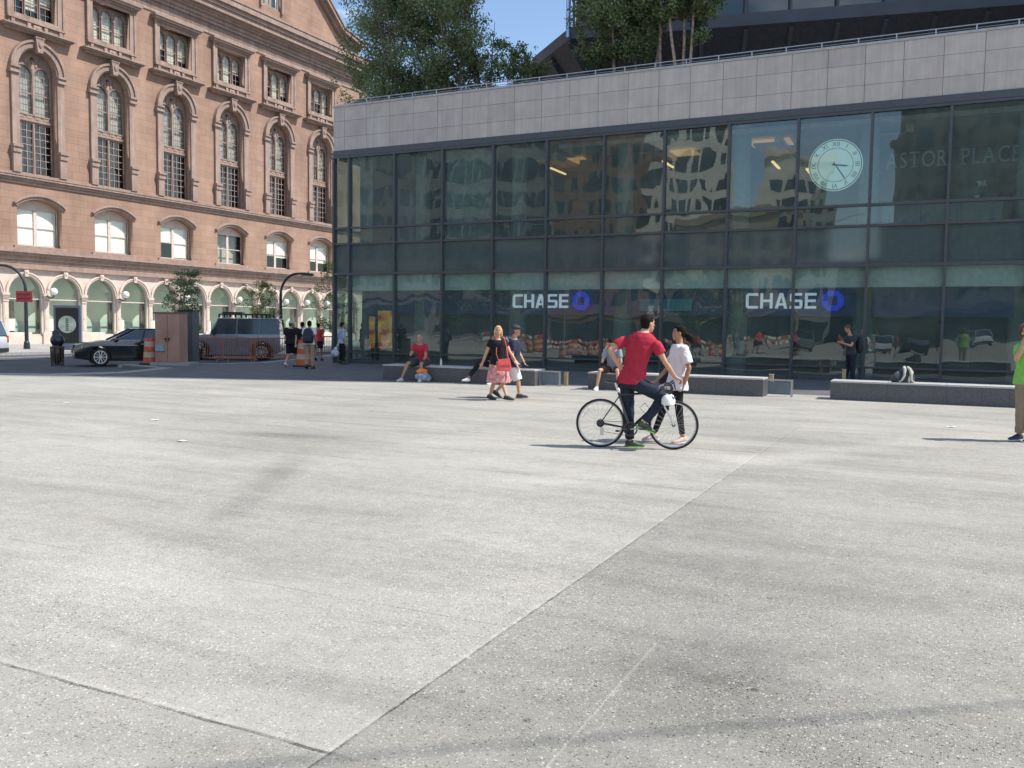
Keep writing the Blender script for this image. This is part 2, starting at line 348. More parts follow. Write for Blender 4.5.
def sheet(name, pts, z0, z1, m):
    mb = MB(); a = [mb.bm.verts.new((p[0], p[1], z0)) for p in pts]; b = [mb.bm.verts.new((p[0], p[1], z1)) for p in pts]; n = len(pts)
    if z1-z0 > 0.001:
        for i in range(n): mb.bm.faces.new((a[i], a[(i+1) % n], b[(i+1) % n], b[i]))
    mb.bm.faces.new(b)
    for v in a:
        if not v.link_faces: mb.bm.verts.remove(v)
    return tag(mb.build(name, m), kind='structure')
edge = [(-8.4, 62), (-9.8, 41), (-10.4, 36.4), (-11.6, 34.9), (-14.3, 34.6), (-14.7, 33.0), (-12.4, 31.0), (-12.6, 28.2), (-14.2, 26.8), (-90, 26.0)]  # left run follows the shadow line, so dark asphalt stands in for shade
shade_tone = mat('painted_shade', (0.105, 0.108, 0.115), 0.7, var=0.2, scale=1.5, detail=8)
sheet('road', [(-900, -900), (900, -900), (900, 900), (-900, 900)], -0.12, -0.12, asphalt)
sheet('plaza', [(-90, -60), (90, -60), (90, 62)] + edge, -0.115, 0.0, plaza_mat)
pv = [PA(11.1, -6.94), PA(-11, -6.94), (-3.0, 25.15), (-13.3, 26.3), (-12.2, 28.0), (-12.0, 31.2), (-14.3, 33.2), (-14.0, 34.3), (-11.4, 34.6), (-10.15, 36.4), (-9.55, 41), (-8.2, 60), (-2, 60), (-4, 40), PA(11.1, 3)]
sheet('painted_shade_strip', pv, 0.004, 0.004, shade_tone)  # dark sheet behind the shadow edge: shade put into the ground colour
sheet('traffic_island', [(-21.5, 45.5), (-12.2, 47), (-9.3, 62), (-14, 64)], -0.116, 0.0, walk_mat)
kb = MB()
for a, b in zip(edge, edge[1:]):
    a = Vector((*a, 0)); b = Vector((*b, 0)); d = (b-a); l = d.length; d.normalize(); n = Vector((d.y, -d.x, 0))
    if n.x*-1 + n.y < 0: n = -n
    k = 0
    while k < l:
        e = min(k+1.8, l); p = a+d*(k+0.006); q = a+d*(e-0.006); o = n*0.17
        kb.prism([(0, 0)], 0, 0) if False else None
        vs = [p, q, q+o, p+o]; lo = [kb.bm.verts.new((v.x, v.y, -0.116)) for v in vs]; hi = [kb.bm.verts.new((v.x, v.y, 0.004)) for v in vs]
        for i in range(4): kb.bm.faces.new((lo[i], lo[(i+1) % 4], hi[(i+1) % 4], hi[i]))
        kb.bm.faces.new(hi); k = e
tag(kb.build('kerb', kerb_stone), kind='structure')
sw = [PB(t, w) for t, w in ((-40, -13.9), (95, -13.9), (95, 3), (-40, 3))]
sheet('sidewalk', sw, -0.115, 0.02, walk_mat)
kb = MB(); Mb = Matrix.Translation(nB*DB) @ Matrix.Rotation(AB, 4, 'Z')
for i in range(70): kb.box(-40+i*1.9, -40+i*1.9+1.888, -14.07, -13.9, -0.116, 0.024, Mb)
kb2 = kb.build('sidewalk_kerb', kerb_stone); tag(kb2, kind='structure')
sheet('street_edge_line', [PB(t, w) for t, w in ((-40, -16.55), (95, -16.55), (95, -16.40), (-40, -16.40))], -0.116, -0.116, mat('road_paint', (0.55, 0.55, 0.52), 0.7, var=0.3, scale=3))

# ------------------------------------------------------------------ brownstone building
def stone_mat(name, c1, c2, mortar, bw, bh, vs=0.35):
    m = bpy.data.materials.new(name); m.use_nodes = True; nt = m.node_tree; N = nt.nodes; K = nt.links.new
    b = N['Principled BSDF']; b.inputs['Roughness'].default_value = 0.85; b.inputs['Specular IOR Level'].default_value = 0.2
    tc = N.new('ShaderNodeTexCoord'); sp = N.new('ShaderNodeSeparateXYZ'); cb = N.new('ShaderNodeCombineXYZ'); K(tc.outputs['Object'], sp.inputs[0]); K(sp.outputs[0], cb.inputs[0]); K(sp.outputs[2], cb.inputs[1])
    br = N.new('ShaderNodeTexBrick'); br.inputs['Scale'].default_value = 1; br.inputs['Brick Width'].default_value = bw; br.inputs['Row Height'].default_value = bh; br.inputs['Mortar Size'].default_value = 0.012; br.inputs['Mortar Smooth'].default_value = 0.3
    br.inputs['Color1'].default_value = (*c1, 1); br.inputs['Color2'].default_value = (*c2, 1); br.inputs['Mortar'].default_value = (*mortar, 1); K(cb.outputs[0], br.inputs['Vector'])
    mp = N.new('ShaderNodeMapping'); mp.inputs['Scale'].default_value = (1, 1, 0.3); K(tc.outputs['Object'], mp.inputs[0])
    nz = N.new('ShaderNodeTexNoise'); nz.inputs['Scale'].default_value = vs; nz.inputs['Detail'].default_value = 8; nz.inputs['Roughness'].default_value = 0.65; K(mp.outputs[0], nz.inputs['Vector'])
    r = N.new('ShaderNodeValToRGB'); r.color_ramp.elements[0].position = 0.3; r.color_ramp.elements[0].color = (0.66, 0.64, 0.63, 1); r.color_ramp.elements[1].position = 0.65; r.color_ramp.elements[1].color = (1.08, 1.06, 1.05, 1); K(nz.outputs['Fac'], r.inputs[0])
    mm = N.new('ShaderNodeMixRGB'); mm.blend_type = 'MULTIPLY'; mm.inputs[0].default_value = 1; K(br.outputs[0], mm.inputs[1]); K(r.outputs[0], mm.inputs[2]); K(mm.outputs[0], b.inputs['Base Color'])
    bp = N.new('ShaderNodeBump'); bp.inputs['Strength'].default_value = 0.3; bp.inputs['Distance'].default_value = 0.02; K(nz.outputs['Fac'], bp.inputs['Height']); K(bp.outputs[0], b.inputs['Normal'])
    MATS[name] = m; return m
brown = stone_mat('brownstone', (0.335, 0.220, 0.165), (0.385, 0.256, 0.192), (0.235, 0.155, 0.12), 1.15, 0.48)
trim = mat('dressed_brownstone', (0.36, 0.262, 0.218), 0.8, var=0.16, streak=0.28, scale=1.5, bump=0.3, bscale=10, spec=0.2, detail=7)
iron = mat('painted_cast_iron', (0.60, 0.50, 0.435), 0.6, var=0.1, scale=2.5, spec=0.3, detail=6)
sash = mat('window_sash', (0.36, 0.28, 0.25), 0.6, var=0.1)
blind_w = mat('white_blind', (0.80, 0.82, 0.78), 0.8, var=0.05)
blind_g = mat('grey_green_blind', (0.38, 0.385, 0.35), 0.8, var=0.15, scale=1.5)
room_dark = mat('dark_room', (0.035, 0.036, 0.038), 0.9, var=0.3)
shop_green = mat('shop_curtain', (0.42, 0.55, 0.47), 0.8, var=0.12, scale=0.8)
bglass = glass('window_glass', (0.96, 0.95, 0.91), 1.0, 0.004, 0.8, 0.02)
poster_dark = mat('dark_poster', (0.05, 0.06, 0.06), 0.6, var=0.4, scale=3)

def sheet_pane(polys, y, par, name='pane'):
    m_ = MB()
    for p in polys: m_.bm.faces.new([m_.bm.verts.new((a, y, b)) for a, b in p])
    return m_.build(name, bglass, par)
T0 = 52.0
bs = empty('brownstone_building', PB(T0, 0, 0), AB, 'long sunlit brownstone building with arched windows over a cast iron arcade', 'building')
OFF = (-T0, 0, 0)
WC = [38.35+5.8*k for k in range(6)]
W0, W1 = 31.0, 74.0
holes = []
for c in WC:
    holes.append(segarch(c, 6.57, 9.15, 1.62, 0.55)); holes.append(arch(c, 11.35, 18.2, 1.37)); holes.append(rect(c-1.56, c+1.56, 21.60, 24.22))
link('wall', holed(rect(W0, W1, 5.6, 26.0), holes, 0, 0.7), brown, bs, OFF)
mb = MB(); mb.box(W0, W1, 3.2, 3.4, 0, 30); mb.box(W0, W1, 0.5, 3.2, 5.2, 5.4).box(W0, W1, 0.5, 3.2, 10.7, 10.9).box(W0, W1, 0.5, 3.2, 20.9, 21.1); mb.build('interior', room_dark, bs, OFF)
# end and rear shell so the block is solid from other positions
mb = MB(); mb.box(W1, W1+0.5, 0, 16, 5.6, 28); mb.box(W0-0.5, W0, 0, 16, 0, 28); mb.box(W0-0.5, W1+0.5, 16, 16.5, 0, 28); mb.box(W0, W1, 0.5, 16, 27.7, 28.0); mb.build('rear_wall', brown, bs, OFF)
# storefront arcade
AC = [31.38+2.86*j for j in range(15)]
holes = [arch(c, 0.55, 3.42, 1.18) for c in AC]
link('arcade', holed(rect(W0-1, W1, 0.0, 5.2), holes, -0.12, 0.22), iron, bs, OFF)
col = MB(); cc = 0.0
col.box(cc-0.27, cc+0.27, -0.24, -0.121, 0, 0.75).box(cc-0.22, cc+0.22, -0.22, -0.121, 0.75, 0.85)
col.box(cc-0.15, cc+0.15, -0.20, -0.121, 0.85, 2.85)
col.box(cc-0.09, cc+0.09, -0.225, -0.20, 1.9, 2.7); col.box(cc-0.09, cc+0.09, -0.225, -0.20, 0.95, 1.7); col.cone((cc, -0.24, 1.8), (cc, -0.2, 1.8), 0.07, 0.09)
col.box(cc-0.19, cc+0.19, -0.26, -0.121, 2.85, 2.93); col.box(cc-0.17, cc+0.17, -0.24, -0.121, 2.93, 3.25)
for q in range(5): col.cone((cc-0.16+q*0.08, -0.25, 2.95), (cc-0.17+q*0.085, -0.29, 3.2), 0.025, 0.045, 6)
col.box(cc-0.25, cc+0.25, -0.31, -0.121, 3.25, 3.42)
rg = MB(); c = 0.0
rg.prism(ringpoly(c, 3.42, 1.18, 1.30), -0.20, -0.121); rg.prism(ringpoly(c, 3.42, 1.30, 1.40), -0.26, -0.121)
rg.prism([(c-0.10, 4.5), (c+0.10, 4.5), (c+0.17, 4.98), (c-0.17, 4.98)], -0.34, -0.121); rg.ball((c, -0.32, 4.8), (0.1, 0.08, 0.14))
sh = MB(); sh.box(c-1.2, c+1.2, 0.10, 0.16, 3.0, 3.07).box(c-1.18, c+1.18, 0.02, 0.16, 0.551, 0.68)
p_col = col.build('pier_column', iron, bs); p_arch = rg.build('arch_moulding', iron, bs); p_win = sh.build('shop_window', iron, bs)
sheet_pane([arch(0.0, 0.62, 3.42, 1.17)], 0.17, p_win)
for j, c in enumerate(AC):
    for o, off in ((p_col, 1.43), (p_arch, 0), (p_win, 0)):
        n = o if j == len(AC)-1 else copy_tree(o, bs); n.location = (c+off-T0, 0, 0)
mb = MB()
for i, c in enumerate(AC):
    mb.box(c-1.43, c+1.43, 1.5, 1.53, 0.0, 5.15)
mb.build('shop_interior', shop_green, bs, OFF)
mb = MB(); mb.box(W0, W1, 0.22, 3.0, 0.3, 0.55)
for i, c in enumerate(AC):
    if i % 3 != 1: mb.box(c-1.05, c-0.35, 1.35, 1.45, 1.0, 3.0)
    if i % 4 == 2: mb.box(c-0.1, c+0.15, 1.35, 1.45, 0.6, 2.9)
mb.build('shop_display', poster_dark, bs, OFF)
mb = MB()
for i, c in enumerate(AC):
    if i % 3 != 1: mb.box(c-0.9, c-0.1, 0.9, 1.1, 0.9, 1.7)
    mb.box(c-1.1, c+1.1, 0.6, 0.8, 0.62, 0.80)
mb.build('shop_card', blind_w, bs, OFF)
# cornices: list of (z0, z1, projection)
def cornice(name, steps, m=trim, x0=W0, x1=W1):
    mb = MB()
    for z0, z1, p in steps: mb.box(x0, x1+p, -p, 0.002, z0, z1)
    return mb.build(name, m, bs, OFF)
cornice('storefront_cornice', [(5.003, 5.14, 0.40), (5.143, 5.40, 0.26), (5.403, 5.62, 0.30), (5.623, 5.88, 0.44), (5.883, 6.05, 0.62), (6.053, 6.17, 0.74), (6.173, 6.36, 0.50)], trim)
cornice('belt_course', [(10.62, 10.78, 0.10), (10.783, 10.96, 0.20), (10.963, 11.10, 0.34), (11.103, 11.20, 0.38), (11.203, 11.33, 0.16)])
mc = cornice('main_cornice', [(25.1, 25.3, 0.08), (25.303, 25.9, 0.05), (25.903, 26.15, 0.2), (26.153, 26.45, 0.32), (26.803, 27.2, 1.0), (27.203, 27.5, 1.15), (27.503, 27.95, 1.35), (27.953, 28.1, 1.42)])
mb = MB(); mb.box(W0, W1, -0.55, 0, 26.453, 26.62).box(W0, W1, -0.72, 0, 26.623, 26.80); mb.build('cornice_bed', trim, bs, OFF)
mb = MB()
for q in range(6): mb.box(W0, W1, -0.075, -0.05, 25.36+q*0.09, 25.40+q*0.09)
mb.build('frieze_band', trim, bs, OFF)
# attic with sloping gable at the far end
att = [(W0, 28.0), (W1, 28.0), (W1, 29.5), (70.3, 30.2), (66.0, 34.0), (60.5, 37.6), (W0, 37.6)]
link('attic_wall', holed(att, [rect(60.1, 62.5, 29.7, 32.3)], 0.6, 1.1), brown, bs, OFF)
mb = MB(); mb.box(W0, 71, 0.42, 0.6, 28.6, 29.0)
for (a, b) in (((70.6, 30.1), (66.0, 34.0)), ((66.0, 34.0), (60.2, 37.7)), ((W1, 29.4), (70.6, 30.1))):
    dx, dz = b[0]-a[0], b[1]-a[1]; l = math.hypot(dx, dz); nx, nz_ = dz/l, -dx/l
    if nz_ < 0: nx, nz_ = -nx, -nz_
    for o0, o1, p in ((0, 0.3, 0.35), (0.302, 0.62, 0.7), (0.622, 0.75, 0.8)):
        mb.prism([(a[0]+nx*o0, a[1]+nz_*o0), (b[0]+nx*o0, b[1]+nz_*o0), (b[0]+nx*o1, b[1]+nz_*o1), (a[0]+nx*o1, a[1]+nz_*o1)], 0.6-p, 0.9)
mb.build('gable_cornice', trim, bs, OFF)
w = MB(); w.add(holed(rect(60.1, 62.5, 29.7, 32.3), [rect(60.3, 61.2, 29.9, 32.2), rect(61.4, 62.3, 29.9, 32.2)], 0.75, 0.85)); w.box(59.85, 60.1, 0.4, 0.6, 29.5, 32.5).box(62.5, 62.75, 0.4, 0.6, 29.5, 32.5)
ww = w.build('attic_window', trim, bs, OFF); sheet_pane([rect(60.2, 62.4, 29.8, 32.2)], 0.82, ww)
MB().box(60.0, 62.6, 1.3, 1.32, 29.6, 32.3).build('blind', blind_g, ww)

# one of each window, built around x = 0
def win_first():
    s = MB(); R_ = (1.62**2+0.55**2)/1.1; a_ = math.asin(1.62/R_); zc_ = 9.70-R_; s.prism(ringpoly(0, zc_, R_+0.02, R_+0.20, 18, math.pi/2-a_*1.02, math.pi/2+a_*1.02), -0.08, -0.001); s.prism(ringpoly(0, zc_, R_+0.20, R_+0.34, 18, math.pi/2-a_*1.05, math.pi/2+a_*1.05), -0.20, -0.001)
    o = s.build('window_surround', trim, bs); sl_ = MB().box(-1.9, 1.9, -0.12, 0.2, 6.37, 6.56).build('window_sill', trim, bs)
    f = MB(); f.add(holed(segarch(0, 6.58, 9.15, 1.615, 0.54), [rect(-1.56, -0.11, 6.68, 9.02), rect(0.11, 1.56, 6.68, 9.02)], 0.30, 0.38))
    f.box(-1.56, -0.11, 0.32, 0.37, 7.82, 7.88).box(0.11, 1.56, 0.32, 0.37, 7.82, 7.88); fr = f.build('window', iron, bs)
    sheet_pane([rect(-1.57, -0.10, 6.66, 9.03), rect(0.10, 1.57, 6.66, 9.03)], 0.345, fr)
    return [o, sl_, fr]
def big_surround():
    s = MB(); s.prism(ringpoly(0, 18.2, 1.37, 1.46, 24), -0.12, -0.001); s.prism(ringpoly(0, 18.2, 1.46, 1.80, 24), -0.20, -0.001); s.prism(ringpoly(0, 18.2, 1.80, 1.95, 24), -0.30, -0.001)
    for q in (-1, 1):
        a, b = sorted((q*1.37, q*1.88)); s.box(a, b, -0.16, 0, 13.1, 17.72); a2, b2 = sorted((q*1.34, q*2.0))
        s.box(a2, b2, -0.30, 0, 17.723, 17.88).box(a2, b2, -0.24, 0, 17.883, 18.05).box(a2, b2, -0.34, 0, 18.053, 18.19)
        s.box(a2, b2, -0.42, 0, 12.93, 13.1).box(a2+0.04, b2-0.04, -0.34, 0, 12.6, 12.927).box(a2+0.07, b2-0.07, -0.26, 0, 11.33, 12.597)
    s.prism([(-0.18, 19.35), (0.18, 19.35), (0.30, 20.25), (-0.30, 20.25)], -0.45, 0); s.box(-0.34, 0.34, -0.48, 0, 20.253, 20.35); s.ball((0, -0.45, 19.85), (0.14, 0.1, 0.22))
    return s.build('window_surround', trim, bs)
def win_upper():
    pl = holed(arch(0, 14.86, 18.2, 1.365), [arch(-0.66, 15.40, 17.95, 0.585), arch(0.66, 15.40, 17.95, 0.585), [(0.18*math.cos(a*0.6283), 18.98+0.18*math.sin(a*0.6283)) for a in range(10)]], 0.24, 0.38)
    f = MB(); f.add(pl); f.box(-1.33, 1.33, 0.16, 0.24, 14.9, 15.05).box(-1.33, 1.33, 0.18, 0.24, 15.3, 15.4)
    for q in (-0.9, -0.3, 0.3, 0.9): f.box(q-0.2, q+0.2, 0.21, 0.24, 15.1, 15.26)
    for cx in (-0.66, 0.66):
        f.prism(ringpoly(cx, 17.95, 0.585, 0.64, 12), 0.19, 0.24); f.box(cx-0.58, cx+0.58, 0.27, 0.35, 16.72, 16.80)
    for q in range(5): # leaf cresting over the lights
        f.ball((-0.5+0.25*q, 0.22, 18.75+0.12*math.cos(q*3.1)), (0.09, 0.05, 0.16))
    f.box(-0.07, 0.07, 0.15, 0.24, 15.4, 18.4)
    fr = f.build('upper_window', trim, bs)
    m_ = MB()
    for cx in (-0.66, 0.66):
        for q in (-0.2, 0.2): m_.box(cx+q-0.013, cx+q+0.013, 0.30, 0.33, 15.42, 18.45)
        for z in (15.85, 16.28, 17.2, 17.6, 18.0): m_.box(cx-0.58, cx+0.58, 0.302, 0.328, z-0.012, z+0.012)
    m_.build('muntin', sash, fr)
    sheet_pane([arch(-0.66, 15.38, 17.95, 0.59), arch(0.66, 15.38, 17.95, 0.59)], 0.335, fr)
    MB().box(-1.34, 1.34, 0.5, 0.52, 14.9, 19.5).build('blind', blind_g, fr)
    return fr
def win_lower():
    f = MB(); f.add(holed(rect(-1.365, 1.365, 11.36, 14.858), [rect(-1.27, -0.07, 11.48, 14.78), rect(0.07, 1.27, 11.48, 14.78)], 0.26, 0.38)); f.box(-0.05, 0.05, 0.2, 0.26, 11.4, 14.8)
    fr = f.build('lower_window', trim, bs); m_ = MB()
    for cx in (-0.67, 0.67):
        for q in (-0.2, 0.2): m_.box(cx+q-0.02, cx+q+0.02, 0.29, 0.33, 11.5, 14.76)
        for z in range(1, 7): m_.box(cx-0.6, cx+0.6, 0.292, 0.328, 11.5+z*0.466-0.02, 11.5+z*0.466+0.02)
    m_.build('muntin', sash, fr)
    sheet_pane([rect(-1.28, -0.06, 11.45, 14.8), rect(0.06, 1.28, 11.45, 14.8)], 0.335, fr)
    return fr
def win_triple():
    s = MB(); s.add(holed(rect(-1.85, 1.85, 21.35, 24.45), [rect(-1.56, 1.56, 21.60, 24.22)], -0.14, -0.001))
    s.box(-2.1, 2.1, -0.30, 0, 24.453, 24.6).box(-2.25, 2.25, -0.5, 0, 24.603, 24.75).box(-2.35, 2.35, -0.6, 0, 24.753, 24.9)
    for q in (-1, 1): a, b = sorted((q*1.86, q*2.05)); s.box(a, b, -0.2, 0, 21.3, 24.45)
    s.box(-2.05, 2.05, -0.26, 0.3, 21.2, 21.34); s.box(-1.95, 1.95, -0.12, 0, 20.75, 21.197); s.box(-0.28, 0.28, -0.2, -0.12, 20.8, 21.15); s.ball((0, -0.2, 20.98), (0.13, 0.06, 0.13))
    for q in (-1.7, -0.6, 0.6, 1.7): s.prism([(q-0.12, 20.76), (q+0.12, 20.76), (q+0.12, 21.19), (q-0.12, 21.19)], -0.22, -0.12)
    s.box(-2.3, 2.3, -0.34, 0, 20.45, 20.58).box(-2.45, 2.45, -0.52, 0, 20.583, 20.67).box(-2.55, 2.55, -0.62, 0, 20.673, 20.75)
    o = s.build('window_surround', trim, bs)
    f = MB(); f.add(holed(rect(-1.558, 1.558, 21.602, 24.218), [arch(c, 21.7, 23.55, 0.45) for c in (-1.05, 0, 1.05)], 0.2, 0.34))
    for c in (-1.05, 0, 1.05): f.prism(ringpoly(c, 23.55, 0.45, 0.51, 12), 0.14, 0.2); f.box(c-0.45, c+0.45, 0.25, 0.32, 22.65, 22.73)
    for c in (-1.52, -0.525, 0.525, 1.52):
        f.cone((c, 0.14, 21.8), (c, 0.14, 23.3), 0.05, 0.042, 8); f.box(c-0.075, c+0.075, 0.06, 0.2, 23.3, 23.46).box(c-0.07, c+0.07, 0.05, 0.2, 21.68, 21.82)
    fr = f.build('triple_window', trim, bs); m_ = MB()
    for c in (-1.05, 0, 1.05):
        m_.box(c-0.012, c+0.012, 0.27, 0.30, 21.8, 23.85)
        for z in (22.2, 23.1, 23.5): m_.box(c-0.45, c+0.45, 0.272, 0.298, z-0.012, z+0.012)
    m_.build('muntin', sash, fr); sheet_pane([rect(-1.52, 1.52, 21.65, 24.1)], 0.335, fr)
    return [o, fr]
protos = win_first() + [big_surround(), win_upper(), win_lower()] + win_triple()
for k, c in enumerate(WC):
    for o in protos:
        n = o if k == len(WC)-1 else copy_tree(o, bs)
        n.location = (c-T0, 0.22 if 'surround' not in n.name and 'sill' not in n.name else 0, 0)
for k, c in enumerate(WC):                          # roller blinds, each at its own height
    hb = [(6.7, 6.7), (6.7, 6.7), (7.9, 6.75), (8.9, 8.9), (7.7, 7.6), (7.6, 7.5)][k]
    b = MB()
    for q, h in zip((-0.78, 0.78), hb):
        if h < 8.8: b.box(q-0.76, q+0.76, 0.62, 0.63, h, 9.1)
    if k == 3: b.box(-1.4, 1.4, 1.1, 1.12, 6.7, 9)
    b.build('blind', blind_w if k != 3 else blind_g, bs, (c-T0, 0, 0))
    b = MB()
    for q in (-1.05, 0, 1.05):
        zt = rnd.choice([21.8, 22.3, 22.7, 22.9]); b.box(q-0.47, q+0.47, 0.64, 0.65, zt, 24.1)
    b.build('blind', mat('cream_blind', (0.62, 0.64, 0.56), 0.8), bs, (c-T0, 0, 0))
    MB().box(-1.36, 1.36, 1.1, 1.12, 11.4, 14.9).build('blind', room_dark, bs, (c-T0, 0, 0))
# globe lamps on the arcade piers
lp = MB(); lp.tube([(0, -0.22, 3.25), (0.05, -0.55, 3.1), (0.1, -0.8, 3.2), (0.1, -0.8, 3.35)], 0.035); lp.cone((0, -0.2, 3.1), (0, -0.27, 3.1), 0.12, 0.1)
lp.tube([(0, -0.24, 3.7), (0.04, -0.5, 3.65), (0.08, -0.7, 3.45)], 0.02); lamp0 = lp.build('lamp_bracket', black_metal, bs)
gl = MB(); gl.ball((0.1, -0.8, 3.57), 0.25, seg=20, rg=14); gl.build('globe', mat('opal_glass', (0.82, 0.82, 0.78), 0.25, var=0.02), lamp0, smooth=True)
for k, t in enumerate((38.57, 44.3, 50.0, 55.7, 61.45, 64.3, 67.2)):
    o = lamp0 if k == 0 else copy_tree(lamp0, bs); o.location = (t-T0, 0, 0)
# ------------------------------------------------------------------ glass corner building
S0 = -9.0
gb = empty('glass_building', PA(S0, 0, 0), AA, 'two storey glass fronted bank building with pale stone parapet', 'building')
OA = (-S0, 0, 0); SL, SR = -22.85, 11.2; BAY = 2.22; M0 = -22.02
MU = [SL+0.05] + [M0+BAY*k for k in range(16)]; 
def panel_mat():
    m = mat('parapet_stone', (0.55, 0.485, 0.44), 0.75, var=0.07, scale=2.5, attr='tone', detail=7, streak=0.16); return m
mb = MB(); lay = mb.bm.loops.layers.color.new('tone')
def panel(mb, M=None, *a):
    n0 = len(mb.bm.faces); mb.box(*a, M=M); mb.bm.faces.ensure_lookup_table(); v = rnd.choice([0.96, 0.98, 0.99, 1.0, 1.0, 1.01, 1.02])*rnd.uniform(0.99, 1.01)
    for f in mb.bm.faces[n0:]:
        for lp_ in f.loops: lp_[lay] = (v, v*rnd.uniform(0.99, 1.01), v, 1)
x = SL; xs = [SL, SL+0.42]+[M0-0.0+1.11*k for k in range(0, 31)]
xs = sorted(set([SL, M0-0.28])) + [M0-0.28+1.11*(k+1) for k in range(31)]
for a, b in zip(xs, xs[1:]):
    for z0, z1 in ((8.80, 9.335), (9.345, 9.985), (9.995, 10.56)): panel(mb, None, a+0.006, min(b, SR)-0.006, 0, 0.06, z0, z1)
for k in range(8):                                   # return side of the parapet
    for z0, z1 in ((8.80, 9.335), (9.345, 9.985), (9.995, 10.56)): panel(mb, None, SL+0.002, SL+0.06, 0.07+k*1.11, 0.07+(k+1)*1.11-0.01, z0, z1)
mb.build('parapet_cladding', panel_mat(), gb, OA)
MB().box(SL+0.02, SR, 0.061, 0.45, 8.6, 10.55).box(SL+0.061, SL+0.45, 0.45, 9.0, 8.6, 10.55).build('parapet_core', dark_frame, gb, OA)
MB().box(SL-0.02, SR, -0.03, 0.5, 10.563, 10.64).box(SL-0.02, SL+0.48, 0.5, 9, 10.563, 10.64).build('coping', mat('coping_stone', (0.42, 0.41, 0.41), 0.7), gb, OA)
MB().box(SL, SR, -0.05, 0.4, 8.56, 8.79).box(SL-0.05, SL+0.2, 0.4, 9, 8.48, 8.79).box(SL, SR, -0.09, -0.05, 8.46, 8.54).build('head_channel', dark_frame, gb, OA)
for z0, z1, p in ((5.56, 5.64, 0.09), (4.91, 4.99, 0.09), (3.66, 3.76, 0.11), (0.43, 0.49, 0.08), (0.0, 0.12, 0.06)):
    MB().box(SL, SR, -p, 0.09, z0, z1).box(SL-0.03, SL+0.08, 0.09, 9, z0, z1).build('transom', dark_frame, gb, OA)
mull = MB().box(-0.04, 0.04, -0.12, 0.12, 0.02, 8.5); mull = mull.build('mullion', dark_frame, gb)
for k, s in enumerate(MU):
    o = mull if k == 0 else copy_tree(mull, gb); o.location = (s-S0, 0, 0)
for k in range(4):
    o = copy_tree(mull, gb); o.location = (SL+0.02-S0, 2.2*(k+1), 0); o.rotation_euler = (0, 0, math.pi/2)
curtain = glass('curtain_wall_glass', (0.60, 0.70, 0.67), 2.3, 0.020, 0.7, 0.05, veil=0.13)
spandrel = mat('spandrel_glass', (0.07, 0.10, 0.10), 0.05, var=0.1, spec=0.9, bump=0.03, bscale=1.0)
rows = [(0.49, 3.66, curtain), (0.12, 0.43, curtain), (3.76, 4.91, spandrel), (4.99, 5.56, curtain), (5.64, 8.48, curtain)]
for a, b in zip(MU, MU[1:]):
    for z0, z1, m in rows:
        w = b-a; h = z1-z0
        me = bpy.data.meshes.new('pane'); me.from_pydata([(-w/2, 0, -h/2), (w/2, 0, -h/2), (w/2, 0, h/2), (-w/2, 0, h/2)], [], [(0, 1, 2, 3)])
        me.update(); o = link('glass_pane', me, m, gb, ((a+b)/2-S0, 0.0, (z0+z1)/2)); o.rotation_euler = (math.radians(rnd.gauss(0, 0.16)), 0, math.radians(rnd.gauss(0, 0.2)))
me = bpy.data.meshes.new('pane'); me.from_pydata([(SL, 0, 0.1), (SL, 9, 0.1), (SL, 9, 8.5), (SL, 0, 8.5)], [], [(0, 1, 2, 3)]); link('side_glazing', me, curtain, gb, OA)
# structure and rooms behind the glass
int_dark = mat('interior_dark', (0.05, 0.055, 0.058), 0.85, var=0.25, scale=0.6)
int_mid = mat('interior_grey', (0.16, 0.17, 0.17), 0.8, var=0.15, scale=0.5)
int_pale = mat('interior_pale', (0.62, 0.68, 0.64), 0.7, var=0.06)
wood = mat('ceiling_wood', (0.45, 0.29, 0.16), 0.6, var=0.15, scale=2)
MB().box(SL+0.2, SR, 0.15, 14, 3.7, 4.9).build('floor_slab', int_mid, gb, OA)
MB().box(SL+0.5, SR, 0.5, 9, 9.75, 9.95).build('roof_slab', int_mid, gb, OA)
MB().box(SL+0.2, SR, 0.1, 14, 0.004, 0.03).build('lobby_floor', int_mid, gb, OA)
MB().box(SL+0.6, SR, 0.16, 0.7, 3.02, 3.69).build('soffit_band', mat('soffit_white', (0.75, 0.80, 0.76), 0.7), gb, OA)
MB().box(-13.0, SR, 0.7, 8.6, 8.3, 8.45).build('ceiling', mat('ceiling_plaster', (0.42, 0.38, 0.31), 0.8), gb, OA)
MB().box(SL+0.1, SR, 9.0, 9.2, 0, 9.75).box(SL+0.03, SL+0.12, 2.3, 9.0, 0.05, 8.5).box(SR-0.2, SR, 0.2, 9, 0, 9.7).build('back_wall', int_dark, gb, OA)
MB().box(-4.5, SR, 6.0, 6.2, 4.91, 8.3).build('partition', mat('brown_wall', (0.16, 0.12, 0.08), 0.8), gb, OA)
colm = MB().cone((0, 1.0, 0.03), (0, 1.0, 3.7), 0.34, 0.34, 24).cone((0, 1.0, 4.9), (0, 1.0, 9.75), 0.3, 0.3, 24).build('column', mat('column_render', (0.22, 0.25, 0.22), 0.6), gb, smooth='auto')
for k, s in enumerate((-19.1, -14.75, -10.45, -6.25, -2.15, 2.35, 6.7, 11.0)):
    o = colm if k == 0 else copy_tree(colm, gb); o.location = (s-S0, 0, 0)
mb = MB()
for s in (-13.4, -9.3, -5.1, -1.0, 3.2, 7.5): mb.box(s-0.12, s+0.12, 1.2, 7.5, 8.02, 8.28); mb.box(s-0.9, s-0.12, 1.6, 4.0, 8.05, 8.12)
mb.build('ceiling_beam', wood, gb, OA)
